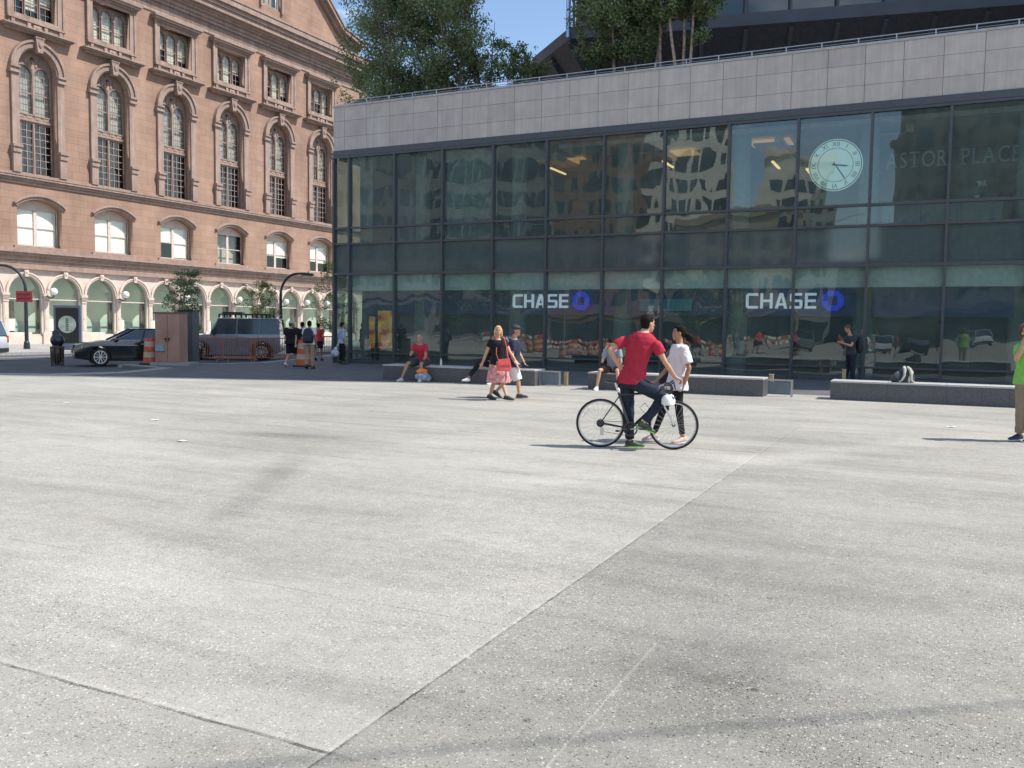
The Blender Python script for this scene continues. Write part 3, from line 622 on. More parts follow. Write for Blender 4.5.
strip = MB().box(-0.04, 0.04, 0, 1.5, 0, 0.05).build('light_strip', emit('warm_light', (1.0, 0.66, 0.32), 1.1), gb)
for k, (s, w, z) in enumerate(((-13.7, 1.6, 7.75), (-9.3, 1.8, 7.75), (-5.4, 2.0, 7.5), (-4.3, 2.5, 7.25))):
    o = strip if k == 0 else copy_tree(strip, gb); o.location = (s-S0, w, z)
glow = MB().box(-0.7, 0.7, 0, 1.2, 0, 0.03).build('light_panel', emit('amber_panel', (0.9, 0.5, 0.2), 0.35), gb)
for k, (s, w) in enumerate(((-13.3, 2.2), (-9.0, 2.2), (-5.5, 1.6))):
    o = glow if k == 0 else copy_tree(glow, gb); o.location = (s-S0, w, 8.2)
MB().box(-12.9, -10.8, 2.6, 2.7, 4.91, 8.3).box(-10.0, -9.2, 3.2, 3.3, 4.91, 8.3).box(-21, -19.6, 1.6, 1.7, 4.91, 7.2).build('screen_wall', int_dark, gb, OA)
MB().box(-21.8, -21.2, 0.4, 0.45, 4.95, 8.4).box(-17.6, -15.4, 0.35, 0.4, 4.95, 8.45).build('curtain', mat('sheer_curtain', (0.20, 0.24, 0.22), 0.9, var=0.3, scale=3), gb, OA)
mb = MB(); mb.box(SL+1, SR, 0.75, 0.85, 2.1, 3.02); mb.build('sign_fascia', mat('navy_fascia', (0.03, 0.05, 0.20), 0.5, var=0.1), gb, OA)
mb = MB()
for s, a, b in ((-20.6, 0.5, 2.0), (-17.9, 0.5, 2.0), (-8.4, 0.4, 1.9), (-7.4, 0.4, 1.6), (0.6, 0.4, 1.9), (3.6, 0.4, 1.9)): mb.box(s-0.5, s+0.5, 4.5, 4.6, a, b)
mb.build('wall_panel', int_mid, gb, OA)
# railing on the roof edge: an own run of posts and rails
rl = MB(); rl.tube([(SL+0.3, 0.35, 10.90), (SR, 0.35, 10.90)], 0.020); rl.tube([(SL+0.3, 0.35, 10.80), (SR, 0.35, 10.80)], 0.010); rlo = rl.build('roof_railing', steel, gb, OA)
po = MB().box(-0.02, 0.02, 0.33, 0.37, 10.64, 10.90).build('railing_post', steel, gb)
for k in range(31):
    o = po if k == 0 else copy_tree(po, gb); o.location = (SL+0.3+k*1.11-S0, 0, 0)

def SX(px, w): r = ray(px, 300); t = (DA+w)/Vector((r.x, r.y, 0)).dot(nA); return r.x*t*dA.x+r.y*t*dA.y
def Ath(name, s, w, z, label, cat, group=None): return empty(name, PA(s, w, z), AA, label, cat, group)
# bank signs
def stroke_letters(mb, x, z, h, word='CHASE'):
    t = h*0.165; w = h*0.77; g = h*0.14
    def b(x0, x1, z0, z1): mb.box(x+x0, x+x1, -0.03, 0.03, z+z0, z+z1)
    for ch in word:
        if ch == 'C':
            mb.prism([(x+w, z), (x+w, z+t), (x+t*1.15, z+t), (x+t, z+t*1.2), (x+t, z+h-t*1.2), (x+t*1.15, z+h-t), (x+w, z+h-t), (x+w, z+h), (x+t*0.8, z+h), (x, z+h-t*0.8), (x, z+t*0.8), (x+t*0.8, z)], -0.03, 0.03)
        elif ch == 'H':
            b(0, t, 0, h); b(w-t, w, 0, h); mb.box(x+t, x+w-t, -0.03, 0.03, z+h/2-t/2, z+h/2+t/2)
        elif ch == 'A':
            mb.prism([(x, z), (x+t*1.1, z), (x+w*0.5, z+h-t*1.2), (x+w-t*1.1, z), (x+w, z), (x+w*0.5+t*0.65, z+h), (x+w*0.5-t*0.65, z+h)], -0.03, 0.03); mb.box(x+w*0.33, x+w-0.1*w, -0.028, 0.028, z+h*0.2, z+h*0.2+t*0.85)
        elif ch == 'S':
            mb.prism([(x, z), (x+w-t*0.7, z), (x+w, z+t*0.7), (x+w, z+h/2-t*0.1), (x+w-t*0.6, z+h/2+t/2), (x+t, z+h/2+t/2), (x+t, z+h-t), (x+w*0.96, z+h-t), (x+w*0.96, z+h), (x+t*0.7, z+h), (x, z+h-t*0.7), (x, z+h/2+t*0.1), (x+t*0.6, z+h/2-t/2), (x+w-t, z+h/2-t/2), (x+w-t, z+t), (x, z+t)], -0.03, 0.03)
        elif ch == 'E':
            b(0, t, 0, h); mb.box(x+t, x+w*0.9, -0.03, 0.03, z, z+t); mb.box(x+t, x+w*0.86, -0.03, 0.03, z+h/2-t/2, z+h/2+t/2); mb.box(x+t, x+w*0.9, -0.03, 0.03, z+h-t, z+h)
        x += w+g
    return x
sign_w = emit('sign_white', (0.75, 0.85, 1.0), 0.42, (0.7, 0.72, 0.75)); sign_b = emit('sign_blue', (0.006, 0.03, 0.55), 0.60, (0.01, 0.05, 0.5))
for s, lb in ((SX(513, 0.55), 'left one of two lit CHASE signs with blue octagon, above the walking couple'), (SX(746, 0.55), 'right one of two lit CHASE signs, above the space between cyclist and phone user')):
    sg = Ath('bank_sign', s, 0.55, 2.30, lb, 'sign', 'bank signs behind the glass')
    h = 0.52; x = 0
    for ch in 'CHASE':
        m_ = MB(); stroke_letters(m_, x, 0.04, h, ch); m_.build('letter', sign_w, sg); x += h*0.93
    R, r = 0.36, 0.135; cx, cz = x+R+0.03, 0.04+h/2; q8 = [(cx+R*math.cos(math.radians(22.5+45*i)), cz+R*math.sin(math.radians(22.5+45*i))) for i in range(8)]
    L8 = MB()
    for q in range(4):
        A_ = math.pi/2*q; Rm = lambda u, v: (cx+u*math.cos(A_)-v*math.sin(A_), cz+u*math.sin(A_)+v*math.cos(A_)); k_ = R*math.cos(math.radians(22.5)); k2 = R*math.sin(math.radians(22.5))
        L8.prism([Rm(-r, k_-0.0), Rm(k2, k_), Rm(k_-0.01, k2+0.01), Rm(k_-0.01, r+0.02) if 0 else Rm(k_*0.80, r+0.015), Rm(-r, r+0.015)], -0.04, 0.04)
    L8.build('octagon_logo', sign_b, sg)
mb = Ath('blue_window_display', -9.7, 0.62, 2.25, 'dim teal glowing display panel inside the bank, between the two white signs', 'display')
MB().box(0, 1.9, 0, 0.05, 0, 0.42).build('panel', emit('teal_glow', (0.03, 0.25, 0.35), 0.06), mb)
# clock seen through the upper glass
ck = Ath('wall_clock', -3.12, 0.22, 6.95, 'large round pale clock with Roman numerals behind the upper glass', 'clock')
cf = MB(); cf.cone((0, 0.03, 0), (0, -0.0, 0), 0.83, 0.83, 64); cf.build('clock_face', emit('clock_face', (0.55, 0.75, 0.72), 0.32, (0.70, 0.76, 0.72)), ck)
ckm = mat('clock_marks', (0.05, 0.08, 0.08), 0.6)
cr = MB(); cr.prism(ringpoly(0, 0, 0.775, 0.80, 48, 0, 2*math.pi-0.001), -0.02, -0.001); cr.prism(ringpoly(0, 0, 0.53, 0.545, 48, 0, 2*math.pi-0.001), -0.012, -0.001); cr.build('clock_ring', ckm, ck)
for i, n in enumerate(['XII', 'I', 'II', 'III', 'IIII', 'V', 'VI', 'VII', 'VIII', 'IX', 'X', 'XI']):
    a = math.radians(90-30*i); me = text_mesh(n, 0.20, 0.004); me.transform(Matrix.Rotation(-math.pi/2+a if 0 else math.radians(30*i), 4, 'Y')); link('numeral', me, ckm, ck, (0.66*math.cos(a), -0.008, 0.66*math.sin(a)))
def hand(name, ang, ln, w):
    m_ = MB(); a = math.radians(ang); d = (math.sin(a), math.cos(a)); p = (d[1], -d[0])
    m_.prism([(-d[0]*0.1+p[0]*w, -d[1]*0.1+p[1]*w), (d[0]*ln*0.7+p[0]*w*1.3, d[1]*ln*0.7+p[1]*w*1.3), (d[0]*ln, d[1]*ln), (d[0]*ln*0.7-p[0]*w*1.3, d[1]*ln*0.7-p[1]*w*1.3), (-d[0]*0.1-p[0]*w, -d[1]*0.1-p[1]*w)], -0.03, -0.015); m_.build(name, ckm, ck)
hand('hour_hand', 98, 0.42, 0.022); hand('minute_hand', 146, 0.66, 0.016)
ap = Ath('place_name_sign', -1.72, 2.2, 7.28, 'dim ASTOR PLACE lettering inside the upper right windows', 'sign')
let = mat('dim_letters', (0.42, 0.43, 0.43), 0.5)
x = 0
for ch in 'ASTOR PLACE':
    if ch == ' ': x += 0.35; continue
    me = text_mesh(ch, 0.74, 0.02); me.transform(Matrix.Diagonal((0.70, 1, 1, 1))); 
    xs_ = [v.co.x for v in me.vertices]; wd = max(xs_)-min(xs_); me.transform(Matrix.Translation((-min(xs_), 0, 0)))
    m_ = MB(); m_.add(me)                                            # add small serifs at the feet and heads
    zmin = min(v.co.z for v in me.vertices); zmax = max(v.co.z for v in me.vertices)
    if ch in 'ATRPLE': m_.box(-0.03 if ch != 'T' else wd/2-0.1, 0.12 if ch != 'T' else wd/2+0.1, -0.018, 0.018, zmin, zmin+0.03)
    if ch in 'AR': m_.box(wd-0.12, wd+0.03, -0.018, 0.018, zmin, zmin+0.03)
    if ch in 'PRE': m_.box(-0.03, 0.1, -0.018, 0.018, zmax-0.03, zmax)
    m_.build('letter', let, ap, (x, 0, 0)); bpy.data.meshes.remove(me); x += wd+0.085
# furniture upstairs
rc = Ath('reception_counter', 0.2, 2.6, 4.91, 'long pale reception counter behind the upper right windows', 'counter')
MB().box(-2.0, 1.6, 0, 0.7, 0, 1.05).box(-2.05, 1.65, -0.05, 0.75, 1.05, 1.1).build('counter_body', mat('counter_grey', (0.30, 0.33, 0.33), 0.5), rc)
m_ = MB()
for q in (-0.8, 0.4): m_.box(q, q+0.01, -0.01, 0, 0.02, 1.04)
m_.build('panel_joint', int_dark, rc)
fl = Ath('orchid_plant', 1.05, 2.9, 6.01, 'white flowering orchid on the upstairs counter', 'plant')
m_ = MB(); m_.tube([(0, 0, 0.05), (0.02, 0, 0.3), (0.12, 0, 0.5), (0.25, 0, 0.52)], 0.012); m_.build('stem', mat('leaf_green', (0.06, 0.12, 0.03), 0.5), fl)
MB().cone((0, 0, 0), (0, 0, 0.12), 0.07, 0.09, 14).build('pot', white_paint, fl)
m_ = MB()
for q in range(9): m_.ball((0.02+0.028*q, rnd.uniform(-.04, .04), 0.46+rnd.uniform(-0.05, 0.12)), (0.05, 0.03, 0.045), seg=8, rg=5)
m_.build('blossom', white_paint, fl)
def chair(s, w, lb):
    c = Ath('office_chair', s, w, 4.91, lb, 'chair', 'office chairs upstairs')
    MB().box(-0.24, 0.24, -0.24, 0.24, 0.44, 0.5).build('seat', int_dark, c, bevel=0.02); MB().box(-0.24, 0.24, 0.2, 0.26, 0.55, 1.05).build('backrest', int_dark, c, bevel=0.02)
    m_ = MB(); m_.cone((0, 0, 0.1), (0, 0, 0.44), 0.03, 0.03); [m_.tube([(0, 0, 0.1), (0.28*math.cos(a*1.257), 0.28*math.sin(a*1.257), 0.03)], 0.02) for a in range(5)]; m_.build('base', black_metal, c)
def desk(s, w, lb, wd=1.6):
    d = Ath('office_desk', s, w, 4.91, lb, 'desk', 'desks upstairs')
    MB().box(-wd/2, wd/2, -0.35, 0.35, 0.7, 0.74).build('desk_top', int_mid, d)
    for q in (-1, 1):
        for r_ in (-1, 1): MB().box(q*(wd/2-0.06)-0.02, q*(wd/2-0.06)+0.02, r_*0.3-0.02, r_*0.3+0.02, 0, 0.7).build('leg', black_metal, d)
    m_ = MB(); m_.box(-0.28, 0.28, 0, 0.03, 0.85, 1.2); m_.box(-0.03, 0.03, 0.03, 0.06, 0.74, 1.0); m_.build('monitor', black_metal, d)
desk(-16.4, 1.6, 'desk with a monitor behind the third upper bay'); desk(-12.3, 1.5, 'desk with a monitor under the first ceiling light'); desk(-14.0, 1.9, 'desk with a monitor beside the second column'); chair(-12.2, 0.9, 'office chair at the desk under the first ceiling light'); chair(-18.4, 1.2, 'office chair behind the wavy curtained bay')
lamp = Ath('pendant_lamp', -11.9, 1.9, 8.3, 'wide dark drum pendant lamp hanging behind the fifth upper bay', 'lamp')
MB().cone((0, 0, -1.15), (0, 0, -0.7), 0.42, 0.42, 28).build('lamp_shade', int_dark, lamp); MB().cone((0, 0, -0.7), (0, 0, 0), 0.012, 0.012).build('cord', black_metal, lamp)
# posters on the ground floor glass at the left corner
for s, z0, z1, w_, lb in ((SX(385, 0.2), 0.65, 2.2, 0.34, 'tall orange and yellow poster at the left corner of the bank'), (SX(372, 0.2), 0.65, 1.95, 0.14, 'narrow orange poster beside the corner column')):
    ps = Ath('window_poster', s, 0.2, z0, lb, 'poster')
    m = MATS.get('poster_print')
    if not m:
        m = bpy.data.materials.new('poster_print'); m.use_nodes = True; N = m.node_tree.nodes; K = m.node_tree.links.new; n = N.new('ShaderNodeTexNoise'); n.inputs['Scale'].default_value = 2.2; n.inputs['Detail'].default_value = 6
        tc = N.new('ShaderNodeTexCoord'); K(tc.outputs['Object'], n.inputs['Vector']); r = N.new('ShaderNodeValToRGB'); e = r.color_ramp.elements; e[0].position = 0.32; e[0].color = (0.10, 0.05, 0.03, 1); e[1].position = 0.68; e[1].color = (0.8, 0.8, 0.7, 1)
        for p, c in ((0.42, (0.6, 0.1, 0.04, 1)), (0.5, (0.85, 0.35, 0.04, 1)), (0.58, (0.85, 0.6, 0.08, 1))): q = e.new(p); q.color = c
        K(n.outputs['Fac'], r.inputs[0]); K(r.outputs[0], N['Principled BSDF'].inputs['Base Color']); N['Principled BSDF'].inputs['Emission Strength'].default_value = 0.14; K(r.outputs[0], N['Principled BSDF'].inputs['Emission Color']); MATS['poster_print'] = m
    MB().box(-w_, w_, 0, 0.02, 0, z1-z0).build('print', m, ps); MB().box(-w_-0.03, w_+0.03, 0.021, 0.04, -0.03, z1-z0+0.03).build('backing', black_metal, ps)

# ------------------------------------------------------------------ dark office tower behind
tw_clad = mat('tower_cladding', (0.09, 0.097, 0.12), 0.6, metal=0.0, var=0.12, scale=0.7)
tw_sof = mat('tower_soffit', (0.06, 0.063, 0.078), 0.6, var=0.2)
tw_glass = mat('tower_glass', (0.03, 0.05, 0.06), 0.04, var=0.3, scale=0.4, spec=1.0)
tw = empty('office_tower', (10, 45, 0), 0, 'dark office tower rising behind the stone parapet with deep overhang', 'building')
OT = (-10, -45, 0)
Fp = [(1.3, 60), (0.9, 47.6), (2.55, 42.75), (10.4, 40.6), (18, 38.5), (26, 36.3), (34, 34.4)]       # edge of the overhang
def offs(p, d): return (p[0]+0.25*d, p[1]+d)
def wallstrip(mb, pts, z0, z1, th=0.25, inset=0.0):
    for a, b in zip(pts, pts[1:]):
        a_ = Vector((a[0], a[1], 0)); b_ = Vector((b[0], b[1], 0)); d = (b_-a_).normalized(); n = Vector((-d.y, d.x, 0))
        if n.y < 0 and abs(n.y) > abs(n.x): n = -n
        if abs(n.x) > abs(n.y) and n.x < 0: n = -n
        a_ = a_+n*inset; b_ = b_+n*inset
        vs = [a_, b_, b_+n*th, a_+n*th]; lo = [mb.bm.verts.new((v.x, v.y, z0)) for v in vs]; hi = [mb.bm.verts.new((v.x, v.y, z1)) for v in vs]
        for i in range(4): mb.bm.faces.new((lo[i], lo[(i+1) % 4], hi[(i+1) % 4], hi[i]))
        mb.bm.faces.new(hi); mb.bm.faces.new(lo[::-1])
Wp = [(6.2, 62), (2.75, 42.75)]+Fp[3:]
m_ = MB(); wallstrip(m_, Fp, 15.3, 15.85, 0.4); m_.build('fascia', tw_clad, tw, OT)
m_ = MB(); wallstrip(m_, Wp, 15.8, 33.0, 0.2, 0.6); m_.build('curtain_wall', tw_glass, tw, OT)
Sp = [(5.0, 60), (4.6, 50.6), (5.8, 47.0), (11.2, 45.5), (18.8, 43.4), (26.8, 41.2), (34.8, 39.3)]
m_ = MB(); A_ = [m_.bm.verts.new((*p, 15.32)) for p in Fp]; B_ = [m_.bm.verts.new((*p, 11.6)) for p in Sp]; D_ = [m_.bm.verts.new((*p, 9.0)) for p in Sp]
for i in range(len(Fp)-1):
    m_.bm.faces.new((A_[i], A_[i+1], B_[i+1], B_[i])); m_.bm.faces.new((B_[i], B_[i+1], D_[i+1], D_[i]))
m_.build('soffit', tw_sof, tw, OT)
def lerp(a, b, t): return tuple(a[i]+(b[i]-a[i])*t for i in range(len(a)))
ribp = []
for i in range(len(Fp)-1):
    n = max(1, int(round(math.dist(Fp[i], Fp[i+1])/2.1)))
    for q in range(n): ribp.append((lerp(Fp[i], Fp[i+1], q/n), lerp(Sp[i], Sp[i+1], q/n)))
for p, q in ribp:
    m_ = MB(); m_.tube([(p[0], p[1]+0.2, 15.2), (q[0], q[1]+0.1, 11.45)], 0.13, 4); m_.tube([(q[0]-0.2, q[1]-0.1, 11.6), (q[0]-0.2, q[1]-0.1, 9.0)], 0.12, 4); m_.build('rib', tw_clad, tw, OT)
fins = []
for i in range(1, len(Wp)-1):
    n = max(1, int(round(math.dist(Wp[i], Wp[i+1])/1.9)))
    for q in range(n): fins.append(lerp(Wp[i], Wp[i+1], q/n))
for p in fins: MB().box(p[0]-0.05, p[0]+0.05, p[1]+0.28, p[1]+0.62, 15.85, 33).build('tower_mullion', dark_frame, tw, OT)
m_ = MB()
for z in (17.1, 18.6, 20.4, 21.6, 24.4, 25.6, 28.4, 29.6, 32.4): wallstrip(m_, Wp[1:], z, z+0.12, 0.14, 0.5)
m_.build('tower_transom', dark_frame, tw, OT)
m_ = MB(); W2 = [(3.05, 42.67), (3.5, 42.55)]; wallstrip(m_, W2, 15.9, 17.0, 0.1, 0.40); wallstrip(m_, W2, 17.2, 17.9, 0.1, 0.40); m_.build('tan_band', mat('tan_panel', (0.35, 0.30, 0.24), 0.6), tw, OT)
m_ = MB(); m_.cone((2.45, 42.6, 15.3), (2.45, 42.6, 33), 0.11, 0.11, 12); m_.build('sky_reflection_edge', mat('painted_sky_reflection', (0.35, 0.45, 0.6), 0.15, metal=0.8), tw, OT)  # sky reflection on the glass edge, painted as an added blue tube
m_ = MB(); roof = [(p[0], p[1]) for p in Wp] + [(34, 60)]
v = [m_.bm.verts.new((*p, 33.0)) for p in roof]; m_.bm.faces.new(v); m_.build('tower_roof', tw_clad, tw, OT)
m_ = MB(); m_.box(0, 0, 0, 0, 0, 0) if 0 else None
m_ = MB(); a_ = [m_.bm.verts.new((*p, 15.84)) for p in Fp[:3]]+[m_.bm.verts.new((*p, 15.9)) for p in [(3.3, 43.4), (6.3, 61)]]; m_.bm.faces.new(a_); m_.build('canopy_top', tw_clad, tw, OT)
# blinds glimpsed behind the tower glass, right
tall = empty('tall_wing', (44.3, 30.7, 0), 0, 'tall dark wing of the office tower to the right of the plaza', 'building')
Mt = Matrix.Rotation(math.atan2(-0.088, 1), 4, 'Z')
MB().box(-20, 20, -10.0, 9, 0, 60, Mt).build('wing_wall', tw_clad, tall)
m_ = MB()
for z in range(1, 19): m_.box(-20.05, 20.05, -10.06, -10.0, z*3.2, z*3.2+1.6, Mt); m_.box(-20.06, -20.0, -9.9, 8.9, z*3.2, z*3.2+1.6, Mt)
m_.build('window_band', tw_glass, tall)
# ------------------------------------------------------------------ trees
def leaf_mesh(name, clumps, n, size, seed, squash=1.0):
    r = np.random.RandomState(seed); cl = np.array([(*c[:3], c[3]) for c in clumps]); w = cl[:, 3]**2; idx = r.choice(len(cl), n, p=w/w.sum())
    d = r.normal(size=(n, 3)); d /= np.linalg.norm(d, axis=1)[:, None]; rad = r.rand(n)**0.5
    P = cl[idx, :3] + d*(rad*cl[idx, 3])[:, None]*np.array([1, 1, squash])
    a = r.normal(size=(n, 3)); a /= np.linalg.norm(a, axis=1)[:, None]; b = np.cross(a, r.normal(size=(n, 3))); b /= np.linalg.norm(b, axis=1)[:, None]
    s = size*(0.6+0.8*r.rand(n))[:, None]
    V = np.stack([P-a*s*0.5, P+b*s*0.32, P+a*s*0.5, P-b*s*0.32], 1).reshape(-1, 3)
    me = bpy.data.meshes.new(name); me.from_pydata(V.tolist(), [], (np.arange(n*4).reshape(-1, 4)).tolist())
    at = me.color_attributes.new('tone', 'BYTE_COLOR', 'CORNER'); t = (0.65+0.7*r.rand(len(cl)))[idx]*(0.75+0.5*r.rand(n)); hue = r.rand(n)
    c = np.stack([t*(0.9+0.35*hue), t, t*(0.8+0.1*hue), np.ones(n)], 1); at.data.foreach_set('color', np.repeat(np.clip(c, 0, 1.6)/1.6, 4, axis=0).ravel().astype(np.float32))
    return me
leaf_dark = mat('dark_leaves', (0.26, 0.35, 0.18), 0.55, var=0.15, attr='tone', trans=0.3)
leaf_pale = mat('pale_leaves', (0.34, 0.42, 0.13), 0.55, var=0.15, attr='tone', trans=0.35)
bark = mat('bark', (0.20, 0.145, 0.11), 0.85, var=0.35, scale=5); bark_pale = mat('pale_bark', (0.42, 0.30, 0.23), 0.8, var=0.4, scale=6)
def make_tree(loc, h, cr, base, label, leaves=12000, size=0.13, seed=1, stems=1, lm=None, bk=None, group=None, name='tree', lean=0.0, tr=0.07, squash=1.0, dens=34, low=0.0):
    t = empty(name, loc, 0, label, 'tree', group); r = random.Random(seed); tb = MB(); clumps = []
    for s in range(stems):
        a0 = r.uniform(0, 6.28); off = Vector((math.cos(a0), math.sin(a0), 0))*(0.12*(stems > 1)); pts = [off.copy()]; dr = Vector((math.cos(a0)*0.12*(stems > 1)+lean, math.sin(a0)*0.12*(stems > 1), 1))
        n = 9
        for i in range(n):
            dr += Vector((r.uniform(-.07, .07), r.uniform(-.07, .07), 0)); pts.append(pts[-1]+dr*(h*0.9/n))
        tb.tube(pts, [tr*(1-0.88*i/n) for i in range(n+1)], 8)
        for b in range(dens//stems):
            u = r.uniform(max(0.05, base/h), 1.0); k = min(int(u*n), n-1); p = pts[k]; v = (u-base/h)/(1-base/h); v = max(0.0, v)
            reach = cr*(0.35+0.75*math.sin(math.pi*min(1, 0.18+v*0.82)))*r.uniform(0.45, 1.05); a = r.uniform(0, 6.28)
            q = p+Vector((math.cos(a)*reach, math.sin(a)*reach, reach*r.uniform(0.25, 0.9)-low*reach)); mid = p.lerp(q, 0.5)+Vector((0, 0, reach*0.08))
            tb.tube([p, mid, q], [tr*0.32*(1-0.6*u), tr*0.2*(1-.6*u), 0.008], 5); clumps.append((*q, cr*r.uniform(0.14, 0.42))); clumps.append((*mid, cr*r.uniform(0.12, 0.30))); clumps.append((q.x+r.uniform(-.3, .3)*cr, q.y+r.uniform(-.3, .3)*cr, q.z+r.uniform(-.1, .45)*cr, cr*r.uniform(0.06, 0.16)))
    tb.build('trunk', bk or bark, t)
    link('crown', leaf_mesh('crown', clumps, leaves, size, seed, squash), lm or leaf_dark, t)
    return t
RG = 'trees on the roof terrace'
for i, (s, w, h, cr, base, st, sd, nl, lb) in enumerate((
    (-24.0, 5.2, 8.4, 2.0, 0.9, 2, 3, 11000, 'tall bushy tree at the left end of the roof terrace, overhanging the corner'),
    (-22.3, 4.2, 9.6, 2.1, 0.8, 3, 4, 14000, 'second tall dark tree from the left on the roof terrace'),
    (-20.8, 5.4, 9.8, 2.1, 0.8, 3, 5, 15000, 'third tall dark tree from the left on the roof terrace, densest crown'),
    (-19.3, 4.0, 7.4, 1.6, 0.7, 3, 6, 8500, 'tall multi-stemmed roof tree standing right of the dense clump'),
    (-17.9, 4.4, 5.2, 1.1, 0.5, 2, 7, 3600, 'slender open roof tree with sky showing through, right of the tall clump'),
    (-16.7, 4.0, 3.9, 0.9, 0.4, 2, 8, 2800, 'small roof tree with feathery top against the white cloud'),
    (-15.6, 4.4, 3.0, 0.9, 0.3, 2, 9, 2800, 'lowest round roof tree beside the edge of the dark tower'),
    (-11.7, 3.2, 7.6, 1.6, 2.6, 1, 10, 12000, 'roof tree with brown trunk in front of the left end of the tower'),
    (-10.7, 3.8, 8.2, 1.5, 3.6, 2, 11, 13000, 'roof tree with two thin stems, middle of the tower group'),
    (-9.9, 3.2, 8.6, 1.5, 3.4, 1, 12, 13000, 'roof tree with a leaning reddish stem, middle right of the tower group'),
    (-8.9, 2.8, 8.2, 1.2, 3.6, 3, 13, 9000, 'roof birch with three pale brown stems, rightmost of all'))):
    P = PA(s, w, 9.95); make_tree(P, h, cr, base, lb, int(nl*1.9), 0.10, sd, st, group=RG, name='roof_tree', tr=0.075, bk=bark_pale if i > 6 else bark, dens=60 if i < 4 else 40, low=0.3)
MB().box(SL+0.6, -6.5, 1.6, 6.4, 9.951, 10.35).build('planter_bed', mat('planter_soil', (0.06, 0.05, 0.04), 0.9), gb, OA)
make_tree(ground(172, 351.5), 5.1, 0.8, 1.2, 'slender dark green street tree rising behind the copper coloured cabinet', 6000, 0.085, 21, 2, name='street_tree', tr=0.05, dens=70)
make_tree(ground(262, 351), 4.6, 0.85, 1.5, 'sparse pale green street tree in front of the arcade, behind the off-road car', 3600, 0.085, 22, 2, leaf_pale, bark_pale, name='street_tree', tr=0.045, dens=50)
make_tree(ground(331, 350), 6.0, 1.2, 1.4, 'pale green street tree at the left corner of the glass building', 5000, 0.09, 23, 2, leaf_pale, bark_pale, name='street_tree', tr=0.05, dens=30)

# ------------------------------------------------------------------ benches
granite = mat('bench_granite_shaded', (0.095, 0.096, 0.10), 0.45, var=0.25, scale=30, bump=0.05, bscale=80, spec=0.5, detail=8)  # dark body and pale top put shade and sun into one granite
granite_sunlit = mat('bench_granite_sunlit', (0.46, 0.455, 0.44), 0.5, var=0.12, scale=30, detail=8)
def bench(u0, u1, v, label):
    b = empty('granite_bench', dA*((u0+u1)/2)+nA*v, AA, label, 'bench', 'low granite benches in a row'); l = (u1-u0)/2
    n = max(2, round(2*l/1.1)); m_ = MB()
    for i in range(n): m_.box(-l+i*2*l/n+(0.004 if i else 0), -l+(i+1)*2*l/n, 0.02, 0.72, 0.0, 0.405)
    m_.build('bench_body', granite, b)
    m_ = MB()
    for i in range(n): m_.box(-l+i*2*l/n+(0.004 if i else 0), -l+(i+1)*2*l/n, 0.0, 0.74, 0.41, 0.45)
    m_.build('bench_top', granite_sunlit, b, bevel=0.004)
    return b
BV = 21.95
bench(-14.85, -9.87, BV, 'leftmost long granite bench, where the man in red is sitting')
bench(-8.25, -3.72, BV-0.15, 'granite bench behind the cyclist and the woman in white')
bench(-2.19, 2.75, BV, 'granite bench at the right with the grey backpack on top')
def side_rail(u, v, label):
    r = empty('side_rail', dA*u+nA*v, AA, label, 'rail', 'low rails at the bench ends')
    MB().box(0.0, 0.62, 0, 0.05, 0.38, 0.42).build('top_bar', steel, r); MB().box(0.57, 0.62, 0, 0.05, 0, 0.38).build('leg', steel, r); MB().box(0.02, 0.56, 0.02, 0.03, 0.05, 0.36).build('panel', mat('frosted_panel', (0.13, 0.17, 0.2), 0.3), r)
side_rail(-9.84, BV+0.3, 'low metal side rail at the right end of the left bench'); side_rail(-3.69, BV+0.2, 'low metal side rail at the right end of the middle bench')
tanm = mat('tan_wood', (0.52, 0.36, 0.20), 0.7, var=0.1)
def post(px, py, h, label):
    p = empty('short_post', ground(px, py), AA, label, 'post', 'short tan posts'); MB().box(-0.05, 0.05, -0.05, 0.05, 0, h).build('post_body', tanm, p, bevel=0.006); MB().box(-0.06, 0.06, -0.06, 0.06, h, h+0.02).build('cap', tanm, p)
post(566, 385.5, 0.36, 'short tan post right of the left bench'); post(771, 390.5, 0.42, 'short tan post at the right end of the middle bench'); post(843.5, 388, 0.52, 'short tan post behind the left end of the backpack bench')

